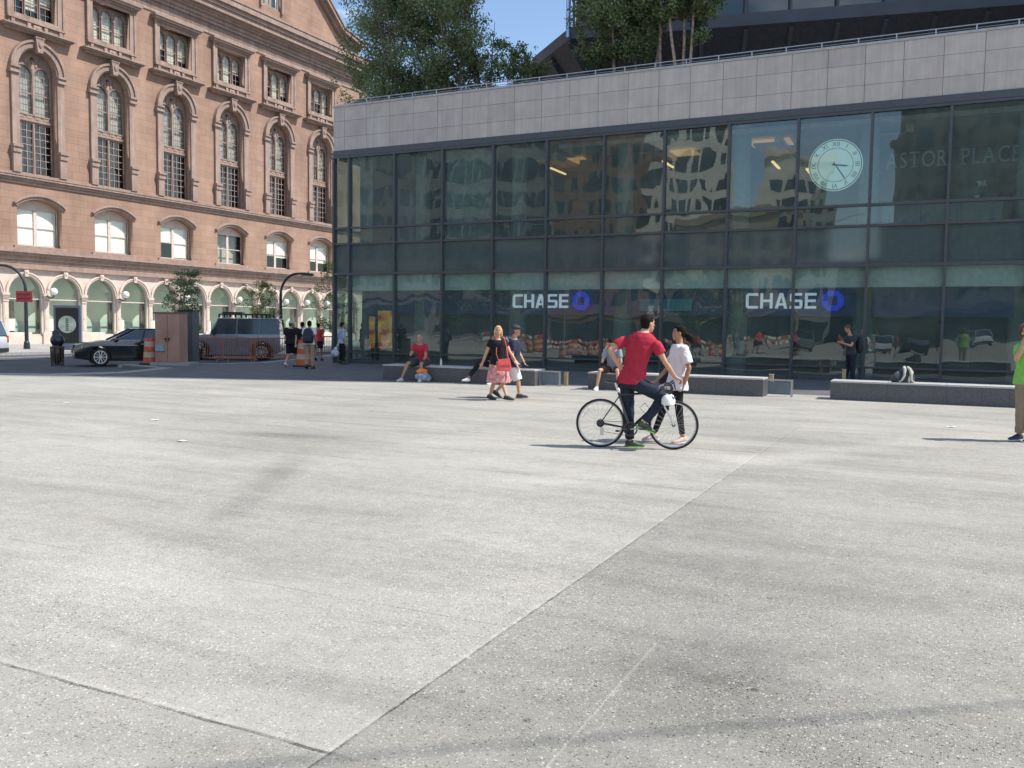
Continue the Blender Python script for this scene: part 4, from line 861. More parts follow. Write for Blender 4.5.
# ------------------------------------------------------------------ street furniture
def street_lamp(px, py, hgt, reach, label, ang):
    b = ground(px, py, -0.12); l = empty('street_lamp', b, ang, label, 'street lamp', 'arched black street lamps')
    pts = [(0, 0, 0), (0, 0, hgt*0.72)]; R = reach*0.62
    for i in range(1, 9): a = math.pi/2*i/8; pts.append((R*(1-math.cos(a)), 0, hgt*0.72+(hgt*0.28)*math.sin(a)))
    pts.append((reach*0.8, 0, hgt)); MB().tube(pts, [0.11, 0.09]+[0.075]*8+[0.06], 12).build('pole', black_metal, l, smooth='auto')
    MB().cone((0, 0, 0), (0, 0, 0.5), 0.19, 0.15, 14).cone((0, 0, 0.5), (0, 0, 0.6), 0.15, 0.1, 14).build('pole_base', black_metal, l)
    m_ = MB(); m_.loft([m_.ell((reach*0.8, 0, hgt+0.08), Vector((1,0,0)), Vector((0,1,0)), 0.18, 0.1), m_.ell((reach*0.95, 0, hgt+0.02), Vector((1,0,0)), Vector((0,1,0)), 0.38, 0.2), m_.ell((reach*0.98, 0, hgt-0.12), Vector((1,0,0)), Vector((0,1,0)), 0.42, 0.24)]); h = m_.build('lamp_head', black_metal, l)
    m_ = MB(); m_.loft([m_.ell((reach*0.98, 0, hgt-0.121), Vector((1,0,0)), Vector((0,1,0)), 0.3, 0.17), m_.ell((reach*0.98, 0, hgt-0.2), Vector((1,0,0)), Vector((0,1,0)), 0.2, 0.1)]); m_.build('lens', white_paint, h)
    return l
la = street_lamp(27, 351.5, 4.75, 2.0, 'arched black street lamp with a red sign at the far left', math.pi)
rs = empty('red_street_sign', ground(27, 351.5)+Vector((0, -0.13, 0)), 0, 'dark red rectangular sign mounted on the left street lamp', 'sign')
MB().box(-0.42, 0.42, -0.02, 0.02, 2.55, 3.12).build('sign_plate', mat('sign_red', (0.38, 0.05, 0.05), 0.5), rs); m_ = MB()
for z in (2.68, 2.9):
    x = -0.34
    while x < 0.3: wd = rnd.uniform(0.04, 0.09); m_.box(x, x+wd, -0.027, -0.021, z, z+0.1); x += wd+0.03
m_.build('lettering', mat('sign_dark_letters', (0.12, 0.015, 0.02), 0.6), rs); MB().box(-0.03, 0.03, 0.02, 0.1, 2.7, 3.0).build('clamp', black_metal, rs)
street_lamp(281, 351, 4.85, 1.75, 'arched black street lamp in front of the arcade, right of the off-road car', 0.0)

def barrel(px, py, label, face=0):
    b = empty('construction_barrel', ground(px, py, 0.004), 0, label, 'traffic barrel', 'orange construction barrels')
    orange = mat('orange_plastic', (0.50, 0.11, 0.04), 0.5, var=0.2, scale=5); wh = mat('reflective_white', (0.50, 0.36, 0.27), 0.5)
    z = [0.06, 0.28, 0.48, 0.68, 0.88, 1.0]; r_ = [0.29, 0.27, 0.25, 0.235, 0.22, 0.20]
    m_ = MB(); w_ = MB()
    for i in range(5): (m_ if i % 2 == 0 else w_).cone((0, 0, z[i]), (0, 0, z[i+1]), r_[i], r_[i+1]+0.006, 20)
    m_.build('barrel_body', orange, b); w_.build('reflective_band', wh, b); MB().cone((0, 0, 0), (0, 0, 0.06), 0.42, 0.40, 16).build('rubber_base', rubber, b)
    m_ = MB(); m_.tube([(-0.1, 0, 1.0), (-0.08, 0, 1.1), (0.08, 0, 1.1), (0.1, 0, 1.0)], 0.02); m_.build('handle', orange, b)
    return b
barrel(151, 364.5, 'orange and white barrel beside the black saloon car'); 
bb = barrel(303.5, 366.5, 'orange barrel on a black rubber foot behind the man with the navy backpack')
# copper coloured utility cabinet
cb_ = empty('utility_cabinet', ground(168, 365.5), -0.02, 'tall copper coloured double door utility cabinet beside the saloon car', 'cabinet')
copper = mat('copper_paint', (0.40, 0.225, 0.165), 0.55, metal=0.15, var=0.22, scale=1.2, detail=7)
MB().box(-0.62, 0.62, 0.0, 0.8, 0.12, 2.0).build('cabinet_body', copper, cb_); cb_.scale = (0.76, 0.9, 0.97); MB().box(-0.66, 0.66, -0.04, 0.84, 2.0, 2.06).build('lid', mat('dull_brown', (0.16, 0.11, 0.09), 0.6), cb_)
for q in (-1, 1):
    a, b = sorted((q*0.012, q*0.60)); d = MB().box(a, b, -0.03, 0.0, 0.16, 1.97).build('door', copper, cb_); MB().box(min(q*0.05, q*0.15), max(q*0.05, q*0.15), -0.07, -0.03, 1.02, 1.06).box(min(q*0.05, q*0.08), max(q*0.05, q*0.08), -0.07, -0.03, 0.92, 1.06).build('handle', black_metal, d)
MB().box(-0.8, 1.1, -0.2, 1.0, 0, 0.12).build('plinth', kerb_stone, cb_)
MB().prism([(-0.58, 0.56), (-0.12, 0.56), (-0.2, 0.78), (-0.55, 0.78)], -0.12, -0.03).build('blue_hood', mat('pale_blue_paint', (0.20, 0.34, 0.45), 0.5), cb_)
kk = empty('dark_kiosk', ground(185, 363.5), -0.1, 'narrow dark grey kiosk standing behind the copper cabinet', 'kiosk')
MB().box(-0.35, 0.22, 0.2, 0.8, 0, 2.05).build('kiosk_body', mat('charcoal', (0.075, 0.075, 0.08), 0.5), kk); MB().box(-0.39, 0.26, 0.16, 0.84, 2.05, 2.12).build('kiosk_top', black_metal, kk)
# advertising panel on the far pavement
pp = ground(68.5, 350.5); ad = empty('advertising_panel', pp, AB-math.pi/2+0.55, 'freestanding dark poster panel with a pale globe, in front of the arcade', 'advertisement')
MB().box(-0.72, 0.72, -0.09, 0.09, 0.25, 2.45).box(-0.5, 0.5, -0.07, 0.07, 0.0, 0.25).build('panel_frame', mat('blue_grey_frame', (0.13, 0.15, 0.21), 0.4), ad)
MB().box(-0.6, 0.6, -0.10, -0.091, 0.4, 2.32).build('poster', mat('poster_black', (0.015, 0.018, 0.02), 0.4), ad)
m_ = MB(); m_.cone((0, -0.104, 1.42), (0, -0.101, 1.42), 0.47, 0.47, 40); m_.build('globe_print', mat('globe_pale', (0.38, 0.44, 0.36), 0.5, var=0.3, scale=4), ad)
m_ = MB()
for i in range(7): m_.box(-0.07, 0.07, -0.109, -0.105, 1.08+i*0.1, 1.08+i*0.1+0.065)
m_.box(-0.3, -0.12, -0.109, -0.105, 0.6, 0.63).box(-0.3, 0.1, -0.109, -0.105, 0.66, 0.68); m_.build('lettering', mat('poster_letters', (0.10, 0.12, 0.10), 0.5), ad)
# crowd barriers
bar_or = mat('orange_barrier_paint', (0.36, 0.135, 0.065), 0.55, var=0.15)
def barrier(p, q, label, m, grp, name='crowd_barrier', hh=1.08, step=0.10):
    p = Vector(p); q = Vector(q); d = q-p; l = d.length; b = empty(name, p, math.atan2(d.y, d.x), label, 'barrier', grp)
    f = MB(); f.tube([(0.05, 0, 0.12), (0.05, 0, hh-0.06), (0.1, 0, hh), (l-0.1, 0, hh), (l-0.05, 0, hh-0.06), (l-0.05, 0, 0.12)], 0.024); f.tube([(0.05, 0, 0.2), (l-0.05, 0, 0.2)], 0.02); f.build('barrier_frame', m, b)
    f = MB(); x = 0.05+step
    while x < l-0.08: f.cone((x, 0, 0.2), (x, 0, hh), 0.016, 0.016, 6); x += step
    f.build('bars', m, b)
    for x in (0.25, l-0.25): MB().tube([(x, -0.28, 0.01), (x, -0.1, 0.12), (x, 0, 0.14), (x, 0.1, 0.12), (x, 0.28, 0.01)], 0.02).build('foot', m, b)
G_ = lambda x, y: ground(x, y, -0.12)
GB = 'orange crowd barriers in front of the off-road car'
barrier(G_(184, 362), G_(224, 362.5), 'leftmost orange crowd barrier, next to the kiosk', bar_or, GB); barrier(G_(222, 363), G_(257, 363), 'middle orange crowd barrier before the front door of the off-road car', bar_or, GB); barrier(G_(250, 362), G_(290, 362.5), 'rightmost orange crowd barrier, before the rear of the off-road car', bar_or, GB)
barrier(ground(312, 357, 0.004), ground(352, 356.5, 0.004), 'black iron railing in front of the sunlit far pavement, beside the glass corner', black_metal, None, 'iron_railing', 1.0)
# bin with black bag
tb_ = empty('bagged_litter_bin', ground(57.5, 366.0, -0.12), 0, 'dark litter bin with a swollen black bag standing in front of the saloon car', 'litter bin')
m_ = MB(); 
for i in range(16): a = i*math.pi/8; m_.cone((0.30*math.cos(a), 0.30*math.sin(a), 0), (0.33*math.cos(a), 0.33*math.sin(a), 0.8), 0.018, 0.018, 6)
m_.tube([(0.33*math.cos(i*math.pi/8), 0.33*math.sin(i*math.pi/8), 0.8) for i in range(17)], 0.025); m_.tube([(0.30*math.cos(i*math.pi/8), 0.30*math.sin(i*math.pi/8), 0.05) for i in range(17)], 0.02); m_.build('bin_cage', mat('brown_bin', (0.13, 0.08, 0.055), 0.6), tb_); tb_.scale = (0.72, 0.72, 0.92)
bag = mat('black_bag', (0.015, 0.017, 0.022), 0.3, var=0.3, spec=0.6)
m_ = MB(); m_.ball((0, 0, 0.55), (0.3, 0.3, 0.5)); m_.ball((0.02, 0, 1.08), (0.36, 0.33, 0.28)); m_.ball((-0.05, 0, 1.36), (0.2, 0.18, 0.16))
link('bag', bake(m_.mesh(), [('REMESH', dict(mode='VOXEL', voxel_size=0.03)), ('SMOOTH', dict(iterations=3))]), bag, tb_)

# ------------------------------------------------------------------ vehicles (nose towards -x)
car_glass = mat('car_glass', (0.035, 0.05, 0.06), 0.04, var=0.2, spec=1.0); tyre_m = mat('tyre', (0.02, 0.02, 0.022), 0.85); rim_m = mat('rim', (0.55, 0.56, 0.58), 0.3, metal=0.7)
def wheel(par, x, y, r, wd, side, spokes=10):
    w = MB(); w.loft([w.ell((x, y+o, r), Vector((1,0,0)), Vector((0,0,1)), rr, rr, 28) for o, rr in ((-wd/2, r*0.9), (-wd/2*0.8, r), (wd/2*0.8, r), (wd/2, r*0.9))]); o = w.build('wheel', tyre_m, par)
    yo = y+side*wd/2; m_ = MB(); m_.prism([(x+a, r+b) for a, b in ringpoly(0, 0, r*0.62, r*0.70, 28, 0, 2*math.pi-0.001)], min(yo, yo+side*0.015), max(yo, yo+side*0.015)); m_.cone((x, yo, r), (x, yo+side*0.02, r), r*0.14, r*0.12, 14)
    for k in range(spokes):
        a = 2*math.pi*k/spokes; p = Vector((math.cos(a), 0, math.sin(a))); n = Vector((-p.z, 0, p.x)); c = Vector((x, yo+side*0.008, r)); m_.tube([c+p*r*0.1, c+p*r*0.65], 0.02 if r < 0.37 else 0.03, 4)
    m_.build('rim', rim_m, o)
    m_ = MB(); m_.cone((x, yo-side*0.001, r), (x, yo+side*0.002, r), r*0.62, r*0.62, 24); m_.build('hub_shadow_disc', black_metal, o)
def car(name, loc, rz, label, cat, Lh, Wd, prof, whl, cabin, paint, rr=0.34, extras=None, bevel=0.05):
    """prof: side outline without wheel arches; cabin: (xb0,xb1,zb, xt0,xt1,zt, inset)"""
    o = empty(name, loc, rz, label, cat)
    out = []
    for p in prof: out.append(p)
    for wx in sorted(whl, reverse=True):            # arches along the underside, right to left
        R = rr*1.14
        out += [(wx+R*math.cos(a), 0.0+rr+R*math.sin(a)) for a in [math.radians(-18+ (216)*i/12) for i in range(13)]]
    hw = Wd/2
    m_ = MB(); m_.add(holed([(x, z) for x, z in out], [], -hw, hw)); 
    body = bake(m_.mesh(), [('BEVEL', dict(width=bevel, segments=3, limit_method='ANGLE', angle_limit=math.radians(40)))]); body.polygons.foreach_set('use_smooth', [True]*len(body.polygons))
    try: body.set_sharp_from_angle(angle=math.radians(35))
    except Exception: pass
    bo = link('body', body, paint, o)
    xb0, xb1, zb, xt0, xt1, zt, ins = cabin
    g = MB(); lo = [g.bm.verts.new(p) for p in ((xb0, -hw+0.03, zb), (xb1, -hw+0.03, zb), (xb1, hw-0.03, zb), (xb0, hw-0.03, zb))]; hi = [g.bm.verts.new(p) for p in ((xt0, -hw+ins, zt), (xt1, -hw+ins, zt), (xt1, hw-ins, zt), (xt0, hw-ins, zt))]
    for i in range(4): g.bm.faces.new((lo[i], lo[(i+1) % 4], hi[(i+1) % 4], hi[i]))
    g.bm.faces.new(hi); g.build('windows', car_glass, o)
    r_ = MB(); r_.box(xt0-0.03, xt1+0.03, -hw+ins-0.02, hw-ins+0.02, zt, zt+0.05); link('roof', bake(r_.mesh(), [('BEVEL', dict(width=0.03, segments=3))]), paint, o)
    p_ = MB()
    for s in (-1, 1):
        yb, yt = s*(hw-0.03), s*(hw-ins)
        for a, b in (((xb0, zb), (xt0, zt)), ((xb1, zb), (xt1, zt))): p_.tube([(a[0], yb, a[1]), (b[0], yt, b[1]+0.01)], 0.045, 6)
        for f in (0.38, 0.72): xm0 = xb0+(xb1-xb0)*f; xm1 = xt0+(xt1-xt0)*(f*1.15-0.12); p_.tube([(xm0, yb, zb), (xm1, yt, zt+0.01)], 0.035, 6)
    p_.build('pillars', paint, o)
    for wx in whl:
        for s in (-1, 1): wheel(o, wx, s*(hw-0.13), rr, 0.22, s)
    m_ = MB(); m_.box(min(whl)-rr, max(whl)+rr, -hw+0.25, hw-0.25, 0.2, 0.6); m_.build('underbody', black_metal, o)
    if extras: extras(o, hw)
    return o
head_m = mat('headlamp', (0.65, 0.68, 0.7), 0.1, var=0.1, spec=1.0); red_l = mat('tail_lamp', (0.45, 0.02, 0.02), 0.2)
def sedan_x(o, hw):
    for s in (-1, 1):
        m_ = MB(); m_.loft([[Vector((-2.47, s*(hw-0.55), 0.62)), Vector((-2.47, s*(hw-0.55), 0.78)), Vector((-2.25, s*(hw+0.003), 0.82)), Vector((-2.25, s*(hw+0.003), 0.70))], [Vector((-2.42, s*(hw-0.55), 0.62)), Vector((-2.42, s*(hw-0.55), 0.78)), Vector((-2.1, s*(hw-0.02), 0.82)), Vector((-2.1, s*(hw-0.02), 0.70))]]); m_.build('headlight', head_m, o)
        m_ = MB(); m_.ball((-0.95, s*(hw+0.10), 1.02), (0.09, 0.12, 0.07)); m_.build('wing_mirror', MATS['black_car_paint'], o)
        m_ = MB(); m_.box(-0.75, 0.3, s*(hw+0.002)-0.006, s*(hw+0.002)+0.006, 0.2, 0.21); 
        for x in (-0.95, 0.15, 1.2): m_.box(x-0.006, x+0.006, s*hw-0.004, s*hw+0.004, 0.35, 0.95)
        m_.build('door_seam', black_metal, o); MB().tube([(0.0, s*(hw+0.02), 0.86), (0.2, s*(hw+0.02), 0.86)], 0.015).build('door_handle', steel, o)
        MB().tube([(-1.05, s*(hw-0.03), 1.005), (1.75, s*(hw-0.03), 1.02)], 0.014).tube([(-0.98, s*(hw-0.06), 1.02), (-0.05, s*(hw-0.24), 1.43), (0.9, s*(hw-0.24), 1.43), (1.7, s*(hw-0.06), 1.04)], 0.012).build('window_chrome', steel, o)
    m_ = MB(); m_.box(-2.53, -2.47, -0.42, 0.42, 0.5, 0.82); g = m_.build('grille', black_metal, o); m_ = MB(); m_.tube([(-2.54, -0.42, 0.5), (-2.54, 0.42, 0.5), (-2.54, 0.46, 0.82), (-2.54, -0.46, 0.82), (-2.54, -0.42, 0.5)], 0.015); m_.tube([(-2.52, -hw+0.1, 0.42), (-2.52, hw-0.1, 0.42)], 0.015); m_.build('grille_trim', steel, g)
bp_ = mat('black_car_paint', (0.008, 0.009, 0.013), 0.15, var=0.1, coat=1.0, spec=0.6)
hd = math.radians(30)
car('parked_saloon_car', ground(104, 364)+Vector((0.55, 1.75, -0.11)), hd, 'black four door saloon car parked at an angle in front of the arcade', 'car', 5.0, 1.86,
    [(-2.50, 0.32), (-2.52, 0.62), (-2.45, 0.82), (-2.1, 0.90), (-1.15, 1.0), (1.75, 1.03), (2.35, 0.98), (2.5, 0.85), (2.48, 0.3)], (-1.55, 1.5), (-1.15, 2.0, 0.985, -0.25, 1.15, 1.42, 0.24), bp_, 0.36, sedan_x)
bpy.data.objects['parked_saloon_car'].scale = (0.93, 1, 1)
grey_p = mat('grey_blue_car_paint', (0.20, 0.225, 0.26), 0.25, var=0.08, coat=0.7, metal=0.2)
def jeep_x(o, hw):
    r_ = MB()
    for y in (-hw+0.3, hw-0.3): r_.tube([(-0.6, y, 2.13), (1.7, y, 2.13)], 0.03)
    for x in (-0.6, -0.1, 0.4, 0.9, 1.35, 1.7): r_.tube([(x, -hw+0.3, 2.13), (x, hw-0.3, 2.13)], 0.025); r_.box(x-0.04, x+0.04, -hw+0.27, -hw+0.33, 1.97, 2.13); r_.box(x-0.04, x+0.04, hw-0.33, hw-0.27, 1.97, 2.13)
    r_.build('roof_rack', black_metal, o); MB().box(-0.5, 0.4, -0.4, 0.4, 2.16, 2.24).build('rack_load', black_metal, o)
    for s in (-1, 1):
        MB().cone((-2.12, s*(hw-0.32), 0.85), (-2.2, s*(hw-0.32), 0.85), 0.12, 0.12, 16).build('headlight', head_m, o); MB().box(-0.85, -0.72, min(s*hw, s*(hw+0.22)), max(s*hw, s*(hw+0.22)), 1.2, 1.42).build('wing_mirror', black_metal, o)
        m_ = MB(); 
        for x in (-0.75, 0.25, 1.2): m_.box(x-0.008, x+0.008, s*hw-0.005, s*hw+0.005, 0.5, 1.2)
        m_.build('door_seam', black_metal, o)
        for wx in (-1.45, 1.35): m_ = MB(); m_.prism([(wx+a, 0.39+b) for a, b in ringpoly(0, 0, 0.44, 0.52, 16)], min(s*hw, s*(hw+0.09)), max(s*hw, s*(hw+0.09))); m_.build('wheel_arch', black_metal, o)
    MB().box(-2.35, -2.16, -hw+0.05, hw-0.05, 0.42, 0.62).build('bumper', steel, o); MB().box(-2.19, -2.15, -0.4, 0.4, 0.7, 1.0).build('grille', black_metal, o)
car('offroad_car', ground(243, 357.5)+Vector((-0.45, 0.3, -0.11)), 0.12, 'boxy grey blue off-road car with black roof rack parked behind the orange barriers', 'car', 4.4, 1.8,
    [(-2.15, 0.45), (-2.17, 1.05), (-2.05, 1.12), (-0.95, 1.20), (2.15, 1.22), (2.2, 1.1), (2.2, 0.45)], (-1.45, 1.35), (-0.95, 2.15, 1.2, -0.6, 2.08, 1.90, 0.12), grey_p, 0.39, jeep_x, 0.04)
wh_p = mat('white_car_paint', (0.62, 0.66, 0.70), 0.25, var=0.03, coat=0.7)
def van_x(o, hw):
    for s in (-1, 1): MB().box(2.34, 2.42, min(s*(hw-0.16), s*(hw+0.004)), max(s*(hw-0.16), s*(hw+0.004)), 0.75, 1.05).build('tail_light', red_l, o); MB().cone((-2.35, s*(hw-0.3), 0.75), (-2.42, s*(hw-0.3), 0.75), 0.11, 0.11).build('headlight', head_m, o)
    MB().box(2.36, 2.46, -hw+0.1, hw-0.1, 0.35, 0.52).build('bumper', black_metal, o)
car('white_minivan', ground(7, 359)+Vector((-3.3, 0.7, -0.11)), 0.12, 'white minivan with a red tail light leaving the picture at the left edge', 'van', 4.9, 1.9,
    [(-2.4, 0.32), (-2.42, 0.75), (-1.7, 1.0), (-1.3, 1.06), (2.3, 1.08), (2.42, 0.95), (2.4, 0.32)], (-1.5, 1.45), (-1.35, 2.38, 1.06, -0.5, 2.2, 1.68, 0.18), wh_p, 0.34, van_x)
# overhead cable whose shadow crosses the foreground, with its two poles far off to the sides
cs = Vector((-0.7, 3.23, 0)); cdv = (Vector((2.3, 3.81, 0))-cs).normalized(); o9 = Vector((SUN.x, SUN.y, SUN.z))*(9.0/SUN.z)
ca, cz_ = cs+cdv*(-48)+o9, cs+cdv*46+o9
cbl = empty('overhead_cable', ca, 0, 'thick black cable strung high above the plaza', 'cable')
MB().tube([(ca.lerp(cz_, i/40))-ca for i in range(41)], 0.014, 6).build('cable_line', black_metal, cbl)
for p, lb in ((ca, 'timber pole holding the left end of the cable'), (cz_, 'timber pole holding the right end of the cable')):
    up = empty('utility_pole', (p.x, p.y, 0), 0, lb, 'pole'); MB().cone((0, 0, -0.1), (0, 0, 9.4), 0.16, 0.11, 12).build('shaft', bark, up); MB().box(-0.06, 0.06, -0.9, 0.9, 8.86, 8.96).build('cross_arm', bark, up)

# ------------------------------------------------------------------ the city across the plaza, seen only as a reflection
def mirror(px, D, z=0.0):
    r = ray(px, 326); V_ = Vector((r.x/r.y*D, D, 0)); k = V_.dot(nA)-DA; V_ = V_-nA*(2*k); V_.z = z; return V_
win_d = mat('far_window', (0.05, 0.06, 0.07), 0.1, spec=1.0)
def block(px, D, w, d, h, label, m, fl=3.4, bay=2.4):
    p = mirror(px, D); face = nA.copy(); ang = math.atan2(-p.y+25, -p.x+3)+math.pi/2
    b = empty('city_block', p, ang, label, 'building', 'buildings on the far side of the plaza')
    MB().box(-w/2, w/2, 0, d, 0, h).box(-w/2-0.3, w/2+0.3, -0.3, d+0.3, h, h+0.8).box(-w/2-0.15, w/2+0.15, -0.2, 0, 4.6, 5.1).build('wall', m, b)
    f = MB(); z = 6.0
    while z+2 < h:
        x = -w/2+0.9
        while x+1.2 < w/2: f.box(x, x+1.2, -0.05, 0.0, z, z+2.0); x += bay
        z += fl
    f.build('window_grid', win_d, b); MB().box(-w/2+0.6, w/2-0.6, -0.06, 0, 0.6, 4.0).build('shop_front', win_d, b)
    return b
lime = mat('pale_limestone', (0.68, 0.66, 0.58), 0.8, var=0.12, scale=0.5); redb = mat('far_brick', (0.20, 0.12, 0.09), 0.85, var=0.2, scale=0.5); greyb = mat('far_grey', (0.17, 0.17, 0.165), 0.8, var=0.2, scale=0.4); tanb = mat('far_tan', (0.36, 0.30, 0.21), 0.8, var=0.15, scale=0.5)
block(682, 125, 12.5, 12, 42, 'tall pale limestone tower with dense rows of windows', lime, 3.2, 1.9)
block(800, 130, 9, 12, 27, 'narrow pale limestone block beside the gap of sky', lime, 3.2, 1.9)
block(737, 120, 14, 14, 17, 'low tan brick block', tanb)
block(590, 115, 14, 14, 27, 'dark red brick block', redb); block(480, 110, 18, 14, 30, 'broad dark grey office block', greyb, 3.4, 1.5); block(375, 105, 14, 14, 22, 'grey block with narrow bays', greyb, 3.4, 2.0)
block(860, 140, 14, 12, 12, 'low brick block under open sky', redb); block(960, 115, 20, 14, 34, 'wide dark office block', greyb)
orange = MATS['orange_plastic']; GR = 'construction barrels on the far side of the plaza'
def far_copy(src, px, D, label, grp, rz=0):
    p = mirror(px, D); o = copy_tree(src); o.location = p; o.rotation_euler = (0, 0, rz); o['label'] = label; o['group'] = grp; return o
for i, px in enumerate((500, 512, 530, 540, 566, 580, 598, 618, 640, 655, 668, 690, 716, 745)):
    far_copy(bb, px, rnd.uniform(56, 66), 'orange and white barrel in the row of roadworks across the plaza', GR)
hb = None
for i, px in enumerate((495, 520, 552, 580, 610, 655, 700, 735, 780)):
    p = mirror(px, 70)
    if hb is None:
        hb = empty('roadworks_board', p, 0, 'orange and white striped board in the roadworks across the plaza', 'barrier', 'striped boards across the plaza')
        m_ = MB(); w_ = MB()
        for q in range(9): (m_ if q % 2 else w_).box(-1.1+q*0.245, -1.1+(q+1)*0.245, -0.02, 0.02, 0.95, 1.2); (w_ if q % 2 else m_).box(-1.1+q*0.245, -1.1+(q+1)*0.245, -0.02, 0.02, 0.5, 0.75)
        m_.build('orange_stripe', orange, hb); w_.build('white_stripe', white_paint, hb); MB().box(-1.0, -0.94, 0.02, 0.06, 0, 1.2).box(0.94, 1.0, 0.02, 0.06, 0, 1.2).build('legs', black_metal, hb); o = hb
    else: o = copy_tree(hb); o.location = p
    o.rotation_euler = (0, 0, -0.9)

# parked cars and a kerb of city traffic on the far side of the plaza
for nm, px, D, rz, lb in (('white_minivan', 880, 75, 0.9, 'white minivan parked across the plaza under the city blocks'), ('parked_saloon_car', 925, 72, 1.1, 'black saloon car parked across the plaza'), ('white_minivan', 985, 74, 0.8, 'white minivan waiting across the plaza near the wide office block'), ('offroad_car', 800, 76, 1.0, 'grey off-road car parked across the plaza')):
    o = copy_tree(bpy.data.objects[nm]); o.location = mirror(px, D); o.rotation_euler = (0, 0, rz); o['label'] = lb
for i, (px, h) in enumerate(((455, 9), (690, 8), (735, 9.5), (500, 8))):
    make_tree(mirror(px, 92), h, 2.6, 2.2, ['street tree across the plaza before the grey office block', 'street tree across the plaza before the limestone tower', 'street tree across the plaza before the tan block', 'second street tree across the plaza before the grey office block'][i], 9000, 0.2, 60+i, 1, name='street_tree', tr=0.12, group='trees across the plaza')

lit = mat('paper_white', (0.72, 0.72, 0.68), 0.8)
for i, (px, py, lb) in enumerate(((951, 427, 'tiny white paper scrap left of the man in green'), (66, 403, 'flat white scrap of paper far out on the left of the plaza'), (155, 420, 'white paper scrap on the plaza below the saloon car'), (183, 441, 'small pale scrap on the left of the plaza'))):
    o = empty('paper_scrap' if i < 4 else 'fallen_leaf', ground(px, py, 0.006), i*1.3, lb, 'litter'); m_ = MB(); s_ = 0.08 if i < 4 else 0.03
    v = [m_.bm.verts.new(p) for p in ((-s_, -s_*.5, 0), (0, -s_*.6, 0.01), (s_, -s_*.4, 0), (s_*.9, s_*.5, 0.012), (0, s_*.4, 0.0), (-s_*.8, s_*.5, 0.008))]; m_.bm.faces.new((v[0], v[1], v[4], v[5])); m_.bm.faces.new((v[1], v[2], v[3], v[4])); m_.build('sheet' if i < 4 else 'leaf_blade', lit if i < 4 else bark, o)
# ------------------------------------------------------------------ people
def V3(*a): return Vector(a)
def skeleton(h=1.75, face=0.0, width=1.0):
    """standing pose; face = direction looked at (radians, 0 = image right, pi/2 = away from the camera)"""
    k = h/1.75; f = V3(math.cos(face), math.sin(face), 0); r = V3(math.sin(face), -math.cos(face), 0); u = V3(0, 0, 1); P = {}
    P['k'] = k; P['f'] = f; P['head_f'] = f.copy(); P['pel'] = u*0.94*k; P['neck'] = u*1.47*k; P['head'] = u*1.625*k+f*0.02*k
    for s, n in ((1, 'R'), (-1, 'L')):
        P['sh'+n] = r*(s*0.185*k*width)+u*1.42*k; P['el'+n] = r*(s*0.235*k*width)+u*1.13*k-f*0.02; P['wr'+n] = r*(s*0.24*k*width)+u*0.88*k+f*0.06
        P['hip'+n] = r*(s*0.09*k)+u*0.93*k; P['kn'+n] = r*(s*0.10*k)+u*0.50*k+f*0.015; P['an'+n] = r*(s*0.105*k)+u*0.085*k-f*0.02; P['toe'+n] = (f+r*s*0.15).normalized()
    return P
def ring_axes(P):
    up = (P['neck']-P['pel']).normalized(); rs = (P['shR']-P['shL']).normalized(); rh = (P['hipR']-P['hipL']).normalized(); return up, rs, rh
def torso_rings(P, g=0.0, z0=-0.10, z1=1.0, B=1.0, hips=1.0, chest=1.0, flare=0.0):
    """g = outward growth for clothing; z0..z1 range along the spine (0 pelvis, 1 neck)"""
    k = P['k']; up, rs, rh = ring_axes(P); sp = P['neck']-P['pel']; L_ = sp.length; bend = P.get('bend', Vector((0, 0, 0)))
    prof = [(-0.22, .155*hips, .105), (-0.10, .172*hips, .118), (0.05, .168*hips, .115), (0.25, .142, .100), (0.42, .138, .100), (0.62, .160*chest, .112), (0.78, .172*chest, .112), (0.88, .165, .098), (0.95, .115, .078), (1.0, .068, .064)]
    out = []
    ts = [t for t, _, _ in prof if z0 < t < z1]; ts = [z0]+ts+[z1]
    for t in ts:
        a = np.interp(t, [p[0] for p in prof], [p[1] for p in prof]); b = np.interp(t, [p[0] for p in prof], [p[2] for p in prof])
        rt = rh.lerp(rs, min(max(t, 0), 1)).normalized(); fr = up.cross(rt).normalized(); c = P['pel']+sp*t+bend*math.sin(math.pi*min(max(t, 0), 1))
        fl = flare*max(0, (0.25-t)); out.append([c+rt*((a*k*B+g+fl)*math.cos(q))+fr*((b*k*B+g+fl)*math.sin(q))*(1.0) for q in [2*math.pi*i/24 for i in range(24)]])
    return out
def limb(mb, pts, rs, cap=True):
    for (a, b, r0, r1) in zip(pts, pts[1:], rs, rs[1:]): mb.cone(a, b, r0, r1, 14)
    for i, (p, r) in enumerate(zip(pts, rs)):
        if cap or 0 < i < len(pts)-1: mb.ball(p, r, seg=14, rg=9)
